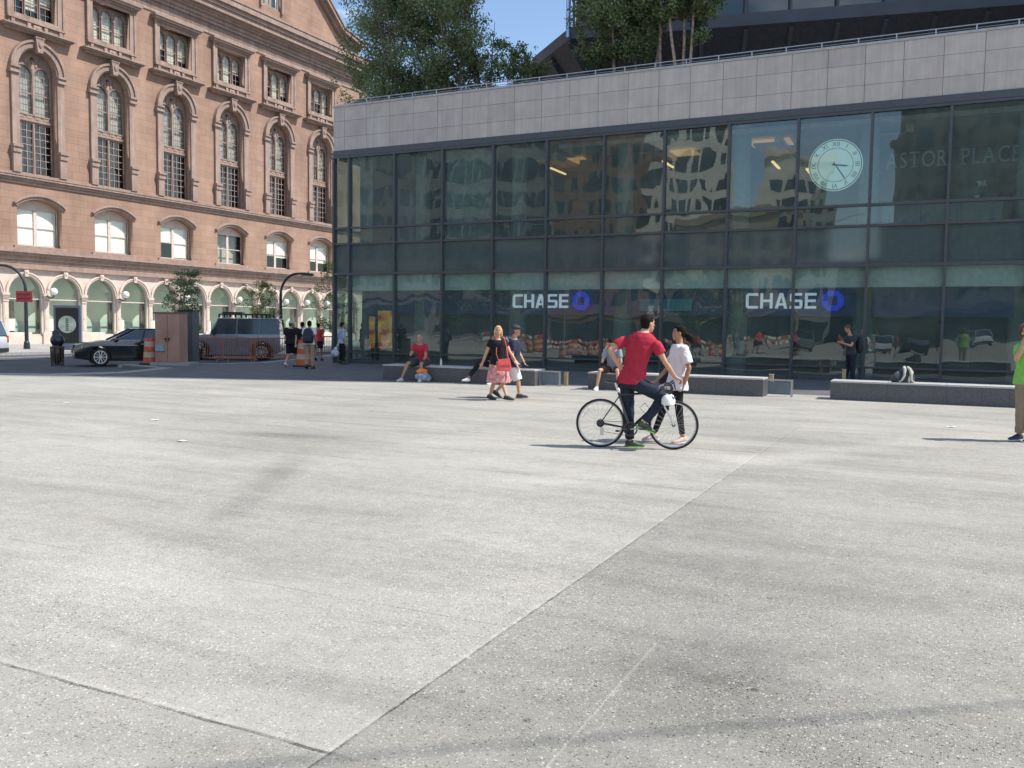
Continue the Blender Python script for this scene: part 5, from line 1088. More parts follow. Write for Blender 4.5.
def hand_geo(mb, wr, d, pn, k, curl=0.5, side=1, fr=0.0085):
    d = d.normalized(); s = d.cross(pn).normalized(); pn = s.cross(d).normalized()
    c = wr+d*0.05*k; mb.loft([mb.ell(wr, s, pn, 0.027*k, 0.020*k), mb.ell(wr+d*0.03*k, s, pn, 0.036*k, 0.018*k), mb.ell(wr+d*0.085*k, s, pn, 0.040*k, 0.014*k), mb.ell(wr+d*0.095*k, s, pn, 0.034*k, 0.010*k)])
    for i, ln in enumerate((0.068, 0.078, 0.072, 0.056)):
        b = wr+d*0.088*k+s*((i-1.5)*0.0205*k); d1 = (d*math.cos(curl*0.6)+pn*math.sin(curl*0.6)).normalized(); d2 = (d*math.cos(curl*1.7)+pn*math.sin(curl*1.7)).normalized(); m = b+d1*ln*0.5*k; limb(mb, [b, m, m+d2*ln*0.5*k], [fr*1.1, fr, fr*0.9])
    t0 = wr+d*0.025*k-s*0.028*k*side; t1 = t0+(d*0.6-s*0.7*side+pn*0.3).normalized()*0.04*k; limb(mb, [t0, t1, t1+(d*0.9+pn*0.35).normalized()*0.032*k], [0.014*k, 0.0105*k, 0.009*k])
def head_geo(mb, P):
    k = P['k']; c = P['head']; f = P['head_f'].normalized(); u = P.get('head_u', V3(0, 0, 1)); r = f.cross(u).normalized(); u = r.cross(f).normalized(); M = (r, f, u)
    mb.ball(c+u*0.02*k-f*0.008*k, (0.074*k, 0.092*k, 0.100*k), M, 18, 13); mb.ball(c-u*0.035*k+f*0.020*k, (0.060*k, 0.070*k, 0.082*k), M, 16, 11)
    mb.ball(c-u*0.095*k+f*0.052*k, (0.026*k, 0.026*k, 0.022*k), M)                                     # chin
    mb.loft([mb.ell(c+u*0.012*k+f*0.082*k, r, u, 0.008*k, 0.008*k, 8), mb.ell(c-u*0.018*k+f*0.097*k, r, u, 0.012*k, 0.012*k, 8), mb.ell(c-u*0.034*k+f*0.078*k, r, u, 0.017*k, 0.008*k, 8)])
    mb.ball(c+u*0.03*k+f*0.075*k, (0.045*k, 0.014*k, 0.012*k), M); mb.ball(c-u*0.062*k+f*0.082*k, (0.022*k, 0.010*k, 0.010*k), M)
    for s in (-1, 1): mb.ball(c+r*(s*0.076*k)-u*0.005*k-f*0.005*k, (0.010*k, 0.020*k, 0.031*k), M, 10, 7); mb.ball(c+r*(s*0.042*k)-u*0.02*k+f*0.056*k, (0.022*k, 0.02*k, 0.022*k), M, 10, 7)
    limb(mb, [P['neck']-V3(0, 0, 0.03*k), c-u*0.05*k-f*0.015*k], [0.058*k, 0.052*k])
    return M
def smooth_mesh(m_, vox, it=4, disp=0.0, dsz=0.12, seed=0):
    me = m_.mesh(); mods = [('REMESH', dict(mode='VOXEL', voxel_size=vox)), ('SMOOTH', dict(iterations=it, factor=0.5))]
    if disp:
        tx = bpy.data.textures.get('folds%d' % int(dsz*1000)) or bpy.data.textures.new('folds%d' % int(dsz*1000), 'CLOUDS'); tx.noise_scale = dsz; tx.noise_depth = 2
        mods.append(('DISPLACE', dict(texture=tx, strength=disp, mid_level=0.5)))
    r = bake(me, mods); r.polygons.foreach_set('use_smooth', [True]*len(r.polygons)); bpy.data.meshes.remove(me); return r
hair_black = mat('black_hair', (0.012, 0.009, 0.008), 0.85, spec=0.15, var=0.3, scale=30); hair_brown = mat('brown_hair', (0.10, 0.055, 0.03), 0.55, var=0.35, scale=25); hair_blond = mat('blond_hair', (0.60, 0.36, 0.16), 0.5, var=0.25, scale=25)
eye_m = mat('dark_eye', (0.03, 0.02, 0.02), 0.3); lip_m = mat('lips', (0.36, 0.12, 0.10), 0.5)
def cloth(name, col, var=0.1): return mat(name, col, 0.85, var=var, scale=14, bump=0.12, bscale=60, spec=0.2)
def person(loc, P, label, top, bottom, shoes=None, hair=('short', None), sk=None, fine=False, B=1.0, grip=(0.6, 0.6), palm=None, group=None, hips=1.0, chest=1.0):
    k = P['k']; sk = sk or skin; o = empty('person', loc, 0, label, 'person', group); vox = 0.0075 if fine else 0.012; fr = 0.0088 if fine else 0.0115
    m_ = MB(); m_.loft(torso_rings(P, 0, -0.16, 1.0, B, hips, chest)); M = head_geo(m_, P)
    f = P['f']
    for n, s in (('R', 1), ('L', -1)):
        a, b, c = P['sh'+n], P['el'+n], P['wr'+n]; limb(m_, [a, a.lerp(b, .5), b, b.lerp(c, .35), c], [0.052*k*B, 0.044*k*B, 0.036*k, 0.038*k, 0.026*k])
        pn = P.get('palm'+n) or f; hand_geo(m_, c, (P.get('hd'+n) or (c-b)), pn, k, grip[0 if n == 'R' else 1], s if n == 'L' else -1, fr)
        h, kn, an = P['hip'+n], P['kn'+n], P['an'+n]; limb(m_, [h, h.lerp(kn, .5), kn, kn.lerp(an, .35), an], [0.086*k*B*hips, 0.068*k*B, 0.049*k, 0.050*k, 0.033*k]) 
        t = P['toe'+n].normalized(); u = V3(0, 0, 1); u = (u-t*u.dot(t)).normalized(); sd = t.cross(u)
        if not shoes: m_.loft([m_.ell(an-u*0.045*k-t*0.05*k, sd, u, 0.028*k, 0.025*k), m_.ell(an-u*0.035*k+t*0.02*k, sd, u, 0.036*k, 0.04*k), m_.ell(an-u*0.055*k+t*0.10*k, sd, u, 0.043*k, 0.024*k), m_.ell(an-u*0.062*k+t*0.165*k, sd, u, 0.035*k, 0.015*k)])
    link('body', smooth_mesh(m_, vox, 3), sk, o)
    # face
    r_, ff, uu = M; c = P['head']; e = MB(); 
    for s in (-1, 1): e.ball(c+r_*(s*0.030*k)+uu*0.012*k+ff*0.080*k, (0.012*k, 0.008*k, 0.007*k), M, 8, 6); e.ball(c+r_*(s*0.031*k)+uu*0.034*k+ff*0.083*k, (0.017*k, 0.006*k, 0.004*k), M, 8, 6)
    e.build('eyes_and_brows', eye_m, o); e = MB(); e.ball(c-uu*0.060*k+ff*0.088*k, (0.020*k, 0.007*k, 0.006*k), M, 8, 6); e.build('mouth', lip_m, o)
    # hair
    hs, hm = hair
    if hs != 'bald':
        m_ = MB(); m_.ball(c+uu*0.034*k-ff*0.022*k, (0.084*k, 0.093*k, 0.100*k), M, 18, 13)
        if hs in ('short', 'curly'): m_.ball(c-uu*0.01*k-ff*0.045*k, (0.074*k, 0.055*k, 0.085*k), M); m_.ball(c+uu*0.085*k+ff*0.02*k, (0.062*k, 0.060*k, 0.035*k), M)
        if hs == 'curly':
            for q in range(46):
                a = rnd.uniform(0.5, 5.8); z = rnd.uniform(-0.11, 0.12); rad = 0.105 if z < 0.05 else 0.08; m_.ball(c+r_*(rad*math.sin(a)*k)+ff*((rad*math.cos(a) if abs(math.cos(a)) < 1 else 0)*k-0.03*k if math.cos(a) < 0.5 else 0.05*k)+uu*z*k, 0.033*k, None, 8, 6)
        if hs == 'bob':
            for s in (-1, 1):
                m_.ball(c+r_*(s*0.076*k)-uu*0.03*k-ff*0.02*k, (0.026*k, 0.05*k, 0.09*k), M); m_.ball(c+r_*(s*0.07*k)-uu*0.09*k-ff*0.03*k, (0.032*k, 0.045*k, 0.045*k), M)
            m_.ball(c-uu*0.05*k-ff*0.065*k, (0.085*k, 0.045*k, 0.11*k), M); m_.ball(c+uu*0.085*k+ff*0.03*k, (0.065*k, 0.055*k, 0.03*k), M)
        if hs == 'ponytail':
            m_.ball(c+uu*0.085*k+ff*0.02*k, (0.06*k, 0.06*k, 0.03*k), M); m_.ball(c-uu*0.0*k-ff*0.06*k, (0.06*k, 0.05*k, 0.07*k), M)
            for q, (a, b, rr) in enumerate(((0.115, -0.005, .035), (0.155, -0.03, .05), (0.19, -0.06, .058), (0.215, -0.095, .045), (0.16, -0.075, .04), (0.235, -0.05, .03))): m_.ball(c-ff*a*k+uu*b*k, rr*k)
            for q in range(12): m_.ball(c-ff*rnd.uniform(.13, .25)*k+uu*rnd.uniform(-.12, 0.0)*k+r_*rnd.uniform(-.03, .03), 0.016*k, None, 6, 5)
        link('hair', smooth_mesh(m_, 0.009 if fine else 0.013, 1, 0.012, 0.03), hm, o)
    # top
    if top:
        tm, sl, low, gg = top; m_ = MB(); m_.loft(torso_rings(P, gg, low, 0.975, B, hips, chest, flare=0.06 if gg > 0.025 else 0))
        for n in ('R', 'L'):
            a, b, c_ = P['sh'+n], P['el'+n], P['wr'+n]; m_.ball(a, (0.054*k*B+gg*0.7))
            if sl > 0:
                if sl <= 1: e_ = a.lerp(b, sl); m_.cone(a, e_, 0.054*k*B+gg*0.7, 0.046*k*B+gg*1.05, 16)
                else: m_.cone(a, b, 0.060*k*B+gg*.8, 0.046*k+gg, 14); m_.ball(b, 0.046*k+gg); m_.cone(b, b.lerp(c_, sl-1), 0.046*k+gg, 0.034*k+gg, 14)
        link('shirt', smooth_mesh(m_, 0.010 if fine else 0.014, 3, 0.022 if fine else 0.018, 0.10), tm, o)
    kind, bm_, ln = bottom
    if kind in ('pants', 'shorts', 'leggings'):
        g = {'pants': 0.022, 'shorts': 0.035, 'leggings': 0.006}[kind]; m_ = MB(); m_.loft(torso_rings(P, 0.012 if kind != 'leggings' else 0.006, -0.17, 0.14, B, hips, chest))
        for n in ('R', 'L'):
            h, kn, an = P['hip'+n], P['kn'+n], P['an'+n]; m_.ball(h, 0.090*k*B*hips+g*0.6)
            if ln <= 1: e_ = h.lerp(kn, ln); m_.cone(h, e_, 0.088*k*B*hips+g*.7, 0.062*k*B+g*1.2, 18)
            else: md = h.lerp(kn, .5); m_.cone(h, md, 0.088*k*B*hips+g*.6, 0.072*k*B+g*0.8, 18); m_.ball(md, 0.071*k*B+g*.8); m_.cone(md, kn, 0.072*k*B+g*0.8, 0.052*k+g, 18); m_.ball(kn, 0.052*k+g); e_ = kn.lerp(an, ln-1); m_.cone(kn, e_, 0.052*k+g*1.1, (0.036+0.016*(2-ln))*k+g*1.0, 18)
        link('trousers' if kind == 'pants' else kind, smooth_mesh(m_, 0.010 if fine else 0.014, 3, 0.02 if kind == 'pants' else 0.008, 0.08), bm_, o)
    if kind == 'skirt':
        m_ = MB(); R_ = torso_rings(P, 0.012, -0.05, 0.12, B, hips, chest); up, rs, rh = ring_axes(P); kc = (P['knR']+P['knL'])/2; fr_ = V3(0, 0, 1).cross(rh); rings = []
        for t, ax, ay in ((0.0, .19, .135), (0.35, .215, .16), (0.7, .235, .185), (1.0, .25, .20)):
            cc = P['pel'].lerp(kc, t*ln)-V3(0, 0, 0.02); rings.append([cc+rh*(ax*k*hips*math.cos(a)*(1+0.06*t*math.sin(7*a)))+fr_*(ay*k*math.sin(a)*(1+0.08*t*math.sin(9*a+1))) for a in [2*math.pi*i/36 for i in range(36)]])
        m_.loft(R_); m_.loft(rings); link('skirt', smooth_mesh(m_, 0.012, 2, 0.015, 0.08), bm_, o)
    if shoes:
        for n in ('R', 'L'):
            an = P['an'+n]; t = P['toe'+n].normalized(); u = V3(0, 0, 1); u = (u-t*u.dot(t)).normalized(); sd = t.cross(u); m_ = MB(); g = 0.006
            m_.loft([m_.ell(an-u*0.042*k-t*0.065*k, sd, u, 0.030*k, 0.038*k), m_.ell(an-u*0.030*k-t*0.02*k, sd, u, 0.040*k, 0.055*k), m_.ell(an-u*0.035*k+t*0.04*k, sd, u, 0.044*k, 0.050*k), m_.ell(an-u*0.050*k+t*0.11*k, sd, u, 0.050*k, 0.034*k), m_.ell(an-u*0.058*k+t*0.175*k, sd, u, 0.040*k, 0.026*k), m_.ell(an-u*0.062*k+t*0.20*k, sd, u, 0.02*k, 0.016*k)])
            if shoes[1]: m_.cone(an-u*0.02*k, an+u*0.02, 0.040*k, 0.040*k)
            sh = link('shoe', smooth_mesh(m_, 0.008, 2), shoes[0], o)
            s_ = MB(); s_.loft([s_.ell(an-u*z+t*0.06*k, sd, t, 0.052*k, 0.145*k, 18) for z in (0.085*k, 0.066*k)]); s_.build('sole', shoes[2] if len(shoes) > 2 else rubber, sh)
    return o
def B_(P, ref, sc, **kw):                           # joints from (dx px, dy px, depth m) relative to a reference pixel at the feet
    for n, v in kw.items(): P[n] = V3((v[0]-ref[0])/sc, v[2], (ref[1]-v[1])/sc)
    return P
denim = cloth('dark_denim', (0.022, 0.030, 0.045), 0.25); red_tee = cloth('red_tee', (0.42, 0.030, 0.055)); white_tee = cloth('white_tee', (0.72, 0.68, 0.68), 0.05)
black_c = cloth('black_cotton', (0.016, 0.016, 0.019)); charcoal_c = cloth('charcoal_cotton', (0.055, 0.058, 0.068)); navy_c = cloth('navy_cotton', (0.03, 0.036, 0.065)); khaki = cloth('khaki', (0.27, 0.215, 0.15)); khaki_l = cloth('tan_cotton', (0.36, 0.25, 0.17))
green_tee = cloth('green_tee', (0.22, 0.50, 0.10)); white_c = cloth('white_cotton', (0.72, 0.72, 0.70), 0.06); coral = cloth('coral_print', (0.62, 0.28, 0.27), 0.45); grey_tee = cloth('grey_tee', (0.26, 0.28, 0.31)); pale_blue = cloth('pale_blue_shirt', (0.36, 0.40, 0.50)); red_top = cloth('bright_red_top', (0.62, 0.07, 0.08))
shoe_dark = mat('dark_shoe', (0.05, 0.05, 0.045), 0.6); shoe_white = mat('white_shoe', (0.62, 0.6, 0.58), 0.6); shoe_green = mat('green_shoe', (0.05, 0.075, 0.045), 0.5, var=0.6, scale=18); sole_y = mat('yellow_green_sole', (0.25, 0.5, 0.08), 0.5); sole_w = mat('pale_sole', (0.6, 0.6, 0.58), 0.6); shoe_pink = mat('pink_shoe', (0.55, 0.38, 0.32), 0.5)

# cyclist astride the bicycle, back to the camera
R1 = (636, 448.0); s1 = 73.3; base1 = ground(636, 448.2); base1.z = 0
P = skeleton(1.78, math.radians(62)); B_(P, R1, s1, neck=(641, 331, 0.0), head=(645.5, 323.5, 0.03), shL=(621, 341.5, 0.08), shR=(653, 345, -0.12), elL=(608.5, 350, 0.04), wrL=(616.5, 364, 0.02), elR=(661, 360.5, -0.14), wrR=(673.5, 376, 0.02),
    pel=(630, 380, 0.02), hipL=(626, 383, 0.08), hipR=(636, 383, -0.08), knL=(629, 414, 0.10), anL=(631, 441.8, 0.12), knR=(661, 396, -0.10), anR=(642, 421.5, -0.11))
P['f'] = V3(0.5, 0.86, 0); P['head_f'] = V3(0.90, 0.42, -0.02).normalized(); P['toeL'] = V3(0.97, -0.1, 0); P['toeR'] = V3(0.93, 0.0, -0.36); P['hdR'] = V3(0.9, 0.1, -0.45); P['palmR'] = V3(0.3, 0, -0.9); P['hdL'] = V3(0.5, 0.2, -0.8); P['palmL'] = V3(0.3, 0.3, 0)
person(base1, P, 'man in a red t-shirt and dark jeans astride the road bicycle, back to the camera', (red_tee, 0.50, -0.10, 0.026), ('pants', denim, 1.93), (shoe_green, False, sole_y), ('short', hair_black), skin, True, 1.02, (1.1, 0.7))
# woman in white facing him
R2 = (672, 444.5); s2 = 71.2; base2 = ground(672, 444.0); base2 += V3(0.0, 0.12, 0); s2 = 70.5
P = skeleton(1.68, math.radians(180)); B_(P, R2, s2, neck=(679, 344, 0.0), head=(677.5, 333.5, 0.0), shR=(679, 350, 0.15), shL=(681, 350, -0.15), elL=(686, 368, -0.20), wrL=(682, 384, -0.17), elR=(671, 368, 0.17), wrR=(660, 379, 0.10),
    pel=(677, 385, 0), hipL=(677, 388, -0.08), hipR=(675, 388, 0.08), knL=(679, 414, -0.09), anL=(683, 438, -0.10), knR=(664, 414, 0.09), anR=(656, 437, 0.10))
P['k'] = 0.93; P['toeL'] = V3(-0.85, -0.35, -0.05); P['toeR'] = V3(-0.95, -0.2, -0.1); P['hdL'] = V3(-0.3, 0, -0.95); P['palmL'] = V3(-1, 0, 0.2); P['head_f'] = V3(-0.99, 0.0, 0.10).normalized()
person(base2, P, 'dark-haired woman in white t-shirt and black leggings facing the cyclist', (white_tee, 0.75, -0.14, 0.040), ('leggings', black_c, 1.86), (shoe_pink, False, sole_w), ('ponytail', hair_black), skin_tan, True, 0.9, (0.8, 0.9), hips=1.0, chest=0.95)
m_ = MB(); m_.tube([base2+V3((666-672)/70.5, 0.10, (444.5-352)/70.5), base2+V3((669-672)/70.5, 0.02, (444.5-346.5)/70.5), base2+V3((668.5-672)/70.5, 0.16, (444.5-347)/70.5)], 0.02, 6)
st_ = empty('shoulder_strap_bag', base2+V3(0, 0.22, 0.85), 0, 'small dark shoulder bag hanging behind the woman in white', 'bag'); me = m_.mesh(); me.transform(Matrix.Translation(-(base2+V3(0, 0.22, 0.85)))); link('strap', me, navy_c, st_); MB().box(-0.14, 0.10, 0.0, 0.08, -0.02, 0.2).build('bag_body', navy_c, st_, bevel=0.02)
# walking couple
R3 = (501, 400); s3 = 44.9; base3 = ground(500, 400)
P = skeleton(1.68, math.radians(-55)); B_(P, R3, s3, neck=(498.3, 339.5, 0), head=(498.6, 331.5, -0.02), shR=(491, 342.5, -0.03), shL=(505.3, 342, 0.03), elR=(487, 353, 0.02), wrR=(483.2, 363, 0.0), elL=(510.5, 352.5, -0.04), wrL=(515.6, 360, -0.12),
    pel=(499, 364, 0), hipR=(495.5, 366, 0), hipL=(502.5, 366, 0), knR=(494.8, 382.5, 0.05), knL=(503.5, 383, -0.08), anR=(491.0, 395.5, 0.12), anL=(507.5, 395, -0.22))
P['k'] = 0.96; P['toeR'] = V3(0.8, -0.5, -0.25); P['toeL'] = V3(0.85, -0.45, -0.05); P['head_f'] = V3(0.1, -0.98, 0.05).normalized()
person(base3, P, 'blonde woman in a black top and coral skirt walking with a red shoulder bag', (black_c, 0.45, -0.06, 0.014), ('skirt', coral, 0.95), (shoe_dark, False), ('bob', hair_blond), skin, True, 1.02, (0.5, 0.5), hips=1.1)
hbg = empty('shoulder_bag', base3+V3((504.5-501)/s3, -0.26, (400-370)/s3), 0.25, 'coral red shoulder bag hanging at the blonde woman\'s hip', 'bag')
redl = mat('coral_leather', (0.62, 0.085, 0.085), 0.45, var=0.2, scale=12)
m_ = MB(); m_.prism([(-0.14, 0.0), (0.15, -0.02), (0.17, 0.12), (0.12, 0.26), (-0.13, 0.24), (-0.17, 0.1)], -0.05, 0.05); link('bag_body', bake(m_.mesh(), [('BEVEL', dict(width=0.025, segments=3)), ('SUBSURF', dict(levels=1))]), redl, hbg)
m_ = MB(); m_.prism([(-0.14, 0.13), (0.15, 0.12), (0.12, 0.27), (-0.13, 0.25)], -0.065, -0.05); m_.build('flap', redl, hbg)
m_ = MB(); m_.tube([(-0.12, 0.0, 0.22), (-0.16, 0.05, 0.36), (-0.14, 0.12, 0.50)], 0.008, 6); m_.tube([(0.10, 0.0, 0.24), (0.08, 0.10, 0.50), (0.05, 0.12, 0.66), (0.04, 0.24, 0.74)], 0.012, 6); m_.build('strap', redl, hbg)
base4 = ground(516, 399.5)+V3(0, 0.35, 0); R4 = (516, 397.5); s4 = 44.2
P = skeleton(1.76, math.radians(-12)); B_(P, R4, s4, neck=(513.5, 337.5, 0), head=(515.5, 329.5, 0), shR=(512.5, 342, -0.17), shL=(515.5, 342, 0.17), elR=(511.5, 355, -0.22), wrR=(516.0, 363, -0.2), elL=(519, 353, 0.22), wrL=(523, 360, 0.18),
    pel=(513.5, 364, 0), hipR=(513, 366, -0.09), hipL=(514, 366, 0.09), knR=(518, 380, -0.10), knL=(506, 380, 0.10), anR=(519, 393, -0.10), anL=(496, 391, 0.10))
P['toeR'] = V3(0.97, -0.1, 0.05); P['toeL'] = V3(0.8, 0, -0.5); P['head_f'] = V3(0.95, -0.3, 0).normalized()
mw = person(base4, P, 'man in a dark cap, navy t-shirt and white shorts walking beside the blonde woman', (navy_c, 0.6, -0.08, 0.028), ('shorts', white_c, 0.92), (shoe_dark, False), ('short', hair_brown), skin, True, 1.08, (0.5, 0.5))
def cap(o, P, m, brim=True):
    k = P['k']; c = P['head']; f = P['head_f'].normalized(); u = V3(0, 0, 1); r = f.cross(u).normalized(); M = (r, f, u); m_ = MB(); m_.ball(c+u*0.062*k-f*0.012*k, (0.090*k, 0.105*k, 0.075*k), M, 18, 11)
    if brim: m_.loft([m_.ell(c+u*0.045*k+f*0.10*k, r, f, 0.072*k, 0.085*k, 16), m_.ell(c+u*0.055*k+f*0.10*k, r, f, 0.072*k, 0.080*k, 16)])
    m_.build('cap', m, o, smooth='auto')
cap(mw, P, charcoal_c)
def backpack(loc, rz, label, m, sc=1.0, tilt=0, straps=True, m2=None):
    b = empty('backpack', loc, rz, label, 'backpack'); m_ = MB(); m_.loft([m_.ell((0, y, z), Vector((1,0,0)), Vector((0,1,0)), a*sc, d*sc, 20) for z, a, d, y in ((0, .13, .07, 0), (0.05*sc, .165, .10, 0), (0.22*sc, .165, .11, 0), (0.36*sc, .15, .095, 0), (0.44*sc, .11, .07, 0), (0.47*sc, .05, .03, 0))])
    me = smooth_mesh(m_, 0.014, 2, 0.02, 0.09); me.transform(Matrix.Rotation(tilt, 4, 'X')); link('pack_body', me, m, b)
    m_ = MB(); m_.loft([m_.ell((0, -0.10*sc, z), Vector((1,0,0)), Vector((0,1,0)), a*sc, d*sc, 16) for z, a, d in ((0.05*sc, .09, .03), (0.09*sc, .11, .045), (0.2*sc, .11, .045), (0.24*sc, .08, .02))]); me = smooth_mesh(m_, 0.014, 1); me.transform(Matrix.Rotation(tilt, 4, 'X')); link('front_pocket', me, m2 or m, b)
    if straps:
        for s in (-1, 1): m_ = MB(); m_.tube([Vector((s*0.07*sc, y*sc, z*sc)) for y, z in ((0.09, 0.05), (0.17, 0.14), (0.20, 0.28), (0.15, 0.40), (0.06, 0.44))], 0.018, 6); me = m_.mesh(); me.transform(Matrix.Rotation(tilt, 4, 'X')); link('strap', me, m2 or m, b)
    return b
backpack(base4+V3(-0.22, 0.0, 0.98), math.radians(-100), 'grey rucksack on the back of the man in the dark cap', mat('grey_pack', (0.12, 0.14, 0.17), 0.8), 0.9)
# seated man in red at the left bench
def seated(px, py, h, face, label, top, bottom, shoes, hair, sk=None, lean=0.1, **jo):
    b = ground(px, py); P = skeleton(h, face); k = P['k']; f = P['f']; r = V3(math.sin(face), -math.cos(face), 0); z = 0.56
    P['pel'] = V3(0, 0, z); P['neck'] = V3(0, 0, z+0.53*k)+f*lean; P['head'] = P['neck']+V3(0, 0, 0.155*k)+f*0.05
    for s, n in ((1, 'R'), (-1, 'L')):
        P['hip'+n] = r*(s*.09*k)+V3(0, 0, z-0.02); P['kn'+n] = P['hip'+n]+f*0.42*k+r*(s*0.08)+V3(0, 0, -0.02); P['an'+n] = V3(P['kn'+n].x, P['kn'+n].y, 0.085*k)+f*0.04+r*(s*0.03)
        P['sh'+n] = r*(s*.185*k)+P['neck']-V3(0, 0, 0.06); P['el'+n] = P['sh'+n].lerp(P['kn'+n], 0.45)+r*(s*0.07)-V3(0, 0, 0.06); P['wr'+n] = P['kn'+n]+V3(0, 0, 0.08)-f*0.12
    for n, v in jo.items(): P[n] = v if n in ('head_f',) else P[n]+v
    return b, P
fdir = -nA; fang = math.atan2(fdir.y, fdir.x)
b5 = dA*(-13.55)+nA*(BV+0.22); 
_, P = seated(416, 381, 1.74, fang, '', None, None, None, None, lean=0.2, wrR=V3(0.16, 0.12, 0.50), elR=V3(-0.02, 0.0, 0.02), anR=V3(-0.22, -0.1, 0), knR=V3(-0.1, 0, 0))
P['head_f'] = V3(-0.25, -0.95, -0.1).normalized(); P['hdR'] = V3(0.5, 0.2, 0.8)
person(b5, P, 'bald man in red t-shirt and dark shorts sitting on the left bench', (red_tee, 0.6, -0.05, 0.02), ('shorts', charcoal_c, 0.85), (shoe_white, True, sole_w), ('bald', None), skin_tan, True, 1.05)
ob = empty('shopping_bag', b5+fdir*0.42+dA*0.22, 0.2, 'orange and grey shopping bag on the ground at the seated man\'s feet', 'bag'); ob.location.z = 0.0
m_ = MB(); m_.ball((0, 0, 0.14), (0.22, 0.14, 0.15)); m_.ball((0.12, 0.02, 0.1), (0.15, 0.12, 0.11)); link('bag_body', smooth_mesh(m_, 0.016, 1, 0.05, 0.08), mat('grey_plastic', (0.32, 0.36, 0.42), 0.4, var=0.5, scale=8), ob)
m_ = MB(); m_.ball((-0.02, 0.0, 0.30), (0.17, 0.1, 0.08)); link('orange_parcel', smooth_mesh(m_, 0.016, 1, 0.03, 0.08), mat('orange_cloth', (0.85, 0.22, 0.03), 0.6, var=0.15), ob)
bt = empty('drink_bottle', dA*(-12.95)+nA*(BV+0.2)+V3(0, 0, 0.45), 0, 'small clear drink bottle standing on the left bench beside the man in red', 'bottle')
m_ = MB(); m_.loft([m_.ell((0, 0, z), Vector((1,0,0)), Vector((0,1,0)), r, r, 14) for z, r in ((0, .034), (.14, .034), (.18, .014), (.2, .014))]); m_.build('bottle_body', mat('cloudy_plastic', (0.62, 0.64, 0.62), 0.2), bt); MB().cone((0, 0, 0.2), (0, 0, 0.22), 0.017, 0.017, 12).build('cap', white_paint, bt)
cup = empty('paper_cup', dA*(-11.38)+nA*(BV+0.15)+V3(0, 0, 0.45), 0, 'white paper cup on the left bench beside the person in black', 'cup'); MB().cone((0, 0, 0), (0, 0, 0.15), 0.035, 0.046, 16).build('cup_body', white_paint, cup); MB().cone((0, 0, 0.15), (0, 0, 0.162), 0.048, 0.046, 16).build('lid', white_paint, cup)
# person in black on the same bench
b6 = dA*(-11.02)+nA*(BV+0.25); _, P = seated(485, 386, 1.68, fang-0.5, '', None, None, None, None, lean=0.22, anR=V3(-0.45, -0.05, 0.08), knR=V3(-0.2, 0, 0.05))
P['head_f'] = V3(-0.8, -0.5, -0.4).normalized()
person(b6, P, 'person dressed in black sitting bent forward on the left bench behind the walking woman', (black_c, 1.5, -0.05, 0.03), ('pants', black_c, 1.85), (shoe_white, True, sole_w), ('curly', hair_brown), skin_tan, False, 1.0)
# person on the middle bench, bent forward, chin on hand
b7 = dA*(-7.62)+nA*(BV-0.15+0.25); _, P = seated(600, 389, 1.74, fang+0.15, '', None, None, None, None, lean=0.24, wrR=V3(0.02, 0.1, 0.50), knR=V3(-0.12, 0, 0), anR=V3(-0.15, 0, 0), anL=V3(0.02, -0.05, 0))
P['head'] += V3(0, 0, -0.03); P['head_f'] = V3(-0.35, -0.8, -0.5).normalized(); P['hdR'] = V3(0.4, 0.1, 0.9)
person(b7, P, 'dark-haired man in a grey t-shirt and shorts leaning forward on the middle bench', (grey_tee, 0.6, -0.05, 0.022), ('shorts', cloth('dark_red_shorts', (0.10, 0.045, 0.045)), 0.8), (shoe_white, True, sole_w), ('short', hair_black), skin, True, 1.0)
# window shopper
R8 = (850, 381.5); s8 = 32.2; base8 = ground(850, 383.5)
P = skeleton(1.76, math.radians(195)); B_(P, R8, s8, elR=(843, 342, 0.25), elL=(846.5, 344, -0.25), wrR=(839.5, 341, 0.08), wrL=(840, 341.5, -0.1), head=(845.6, 327.5, 0), neck=(848.3, 333.5, 0)); P['head_f'] = V3(-0.9, -0.2, -0.4).normalized()
P['anR'] += V3(-0.12, 0, 0)
person(base8, P, 'man in grey t-shirt and dark jeans looking at his phone by the bank', (charcoal_c, 0.6, -0.1, 0.025), ('pants', denim, 1.93), (shoe_dark, True), ('short', hair_brown), skin, True, 1.0, (0.9, 0.9))
backpack(base8+V3(0.21, 0.03, 0.95), math.radians(100), 'black backpack worn by the man looking at his phone', mat('black_pack', (0.018, 0.018, 0.022), 0.7), 1.05)
ph = empty('mobile_phone', base8+V3((838.6-850)/s8, 0, (381.5-340)/s8), 0, 'small dark phone held by the man at the bank window', 'phone'); m_ = MB(); m_.box(-0.015, -0.005, -0.036, 0.036, -0.07, 0.07, Matrix.Rotation(-0.6, 4, 'Y')); m_.build('phone_body', black_metal, ph); m_ = MB(); m_.box(-0.004, -0.003, -0.032, 0.032, -0.06, 0.06, Matrix.Rotation(-0.6, 4, 'Y')); m_.build('screen', win_d, ph)
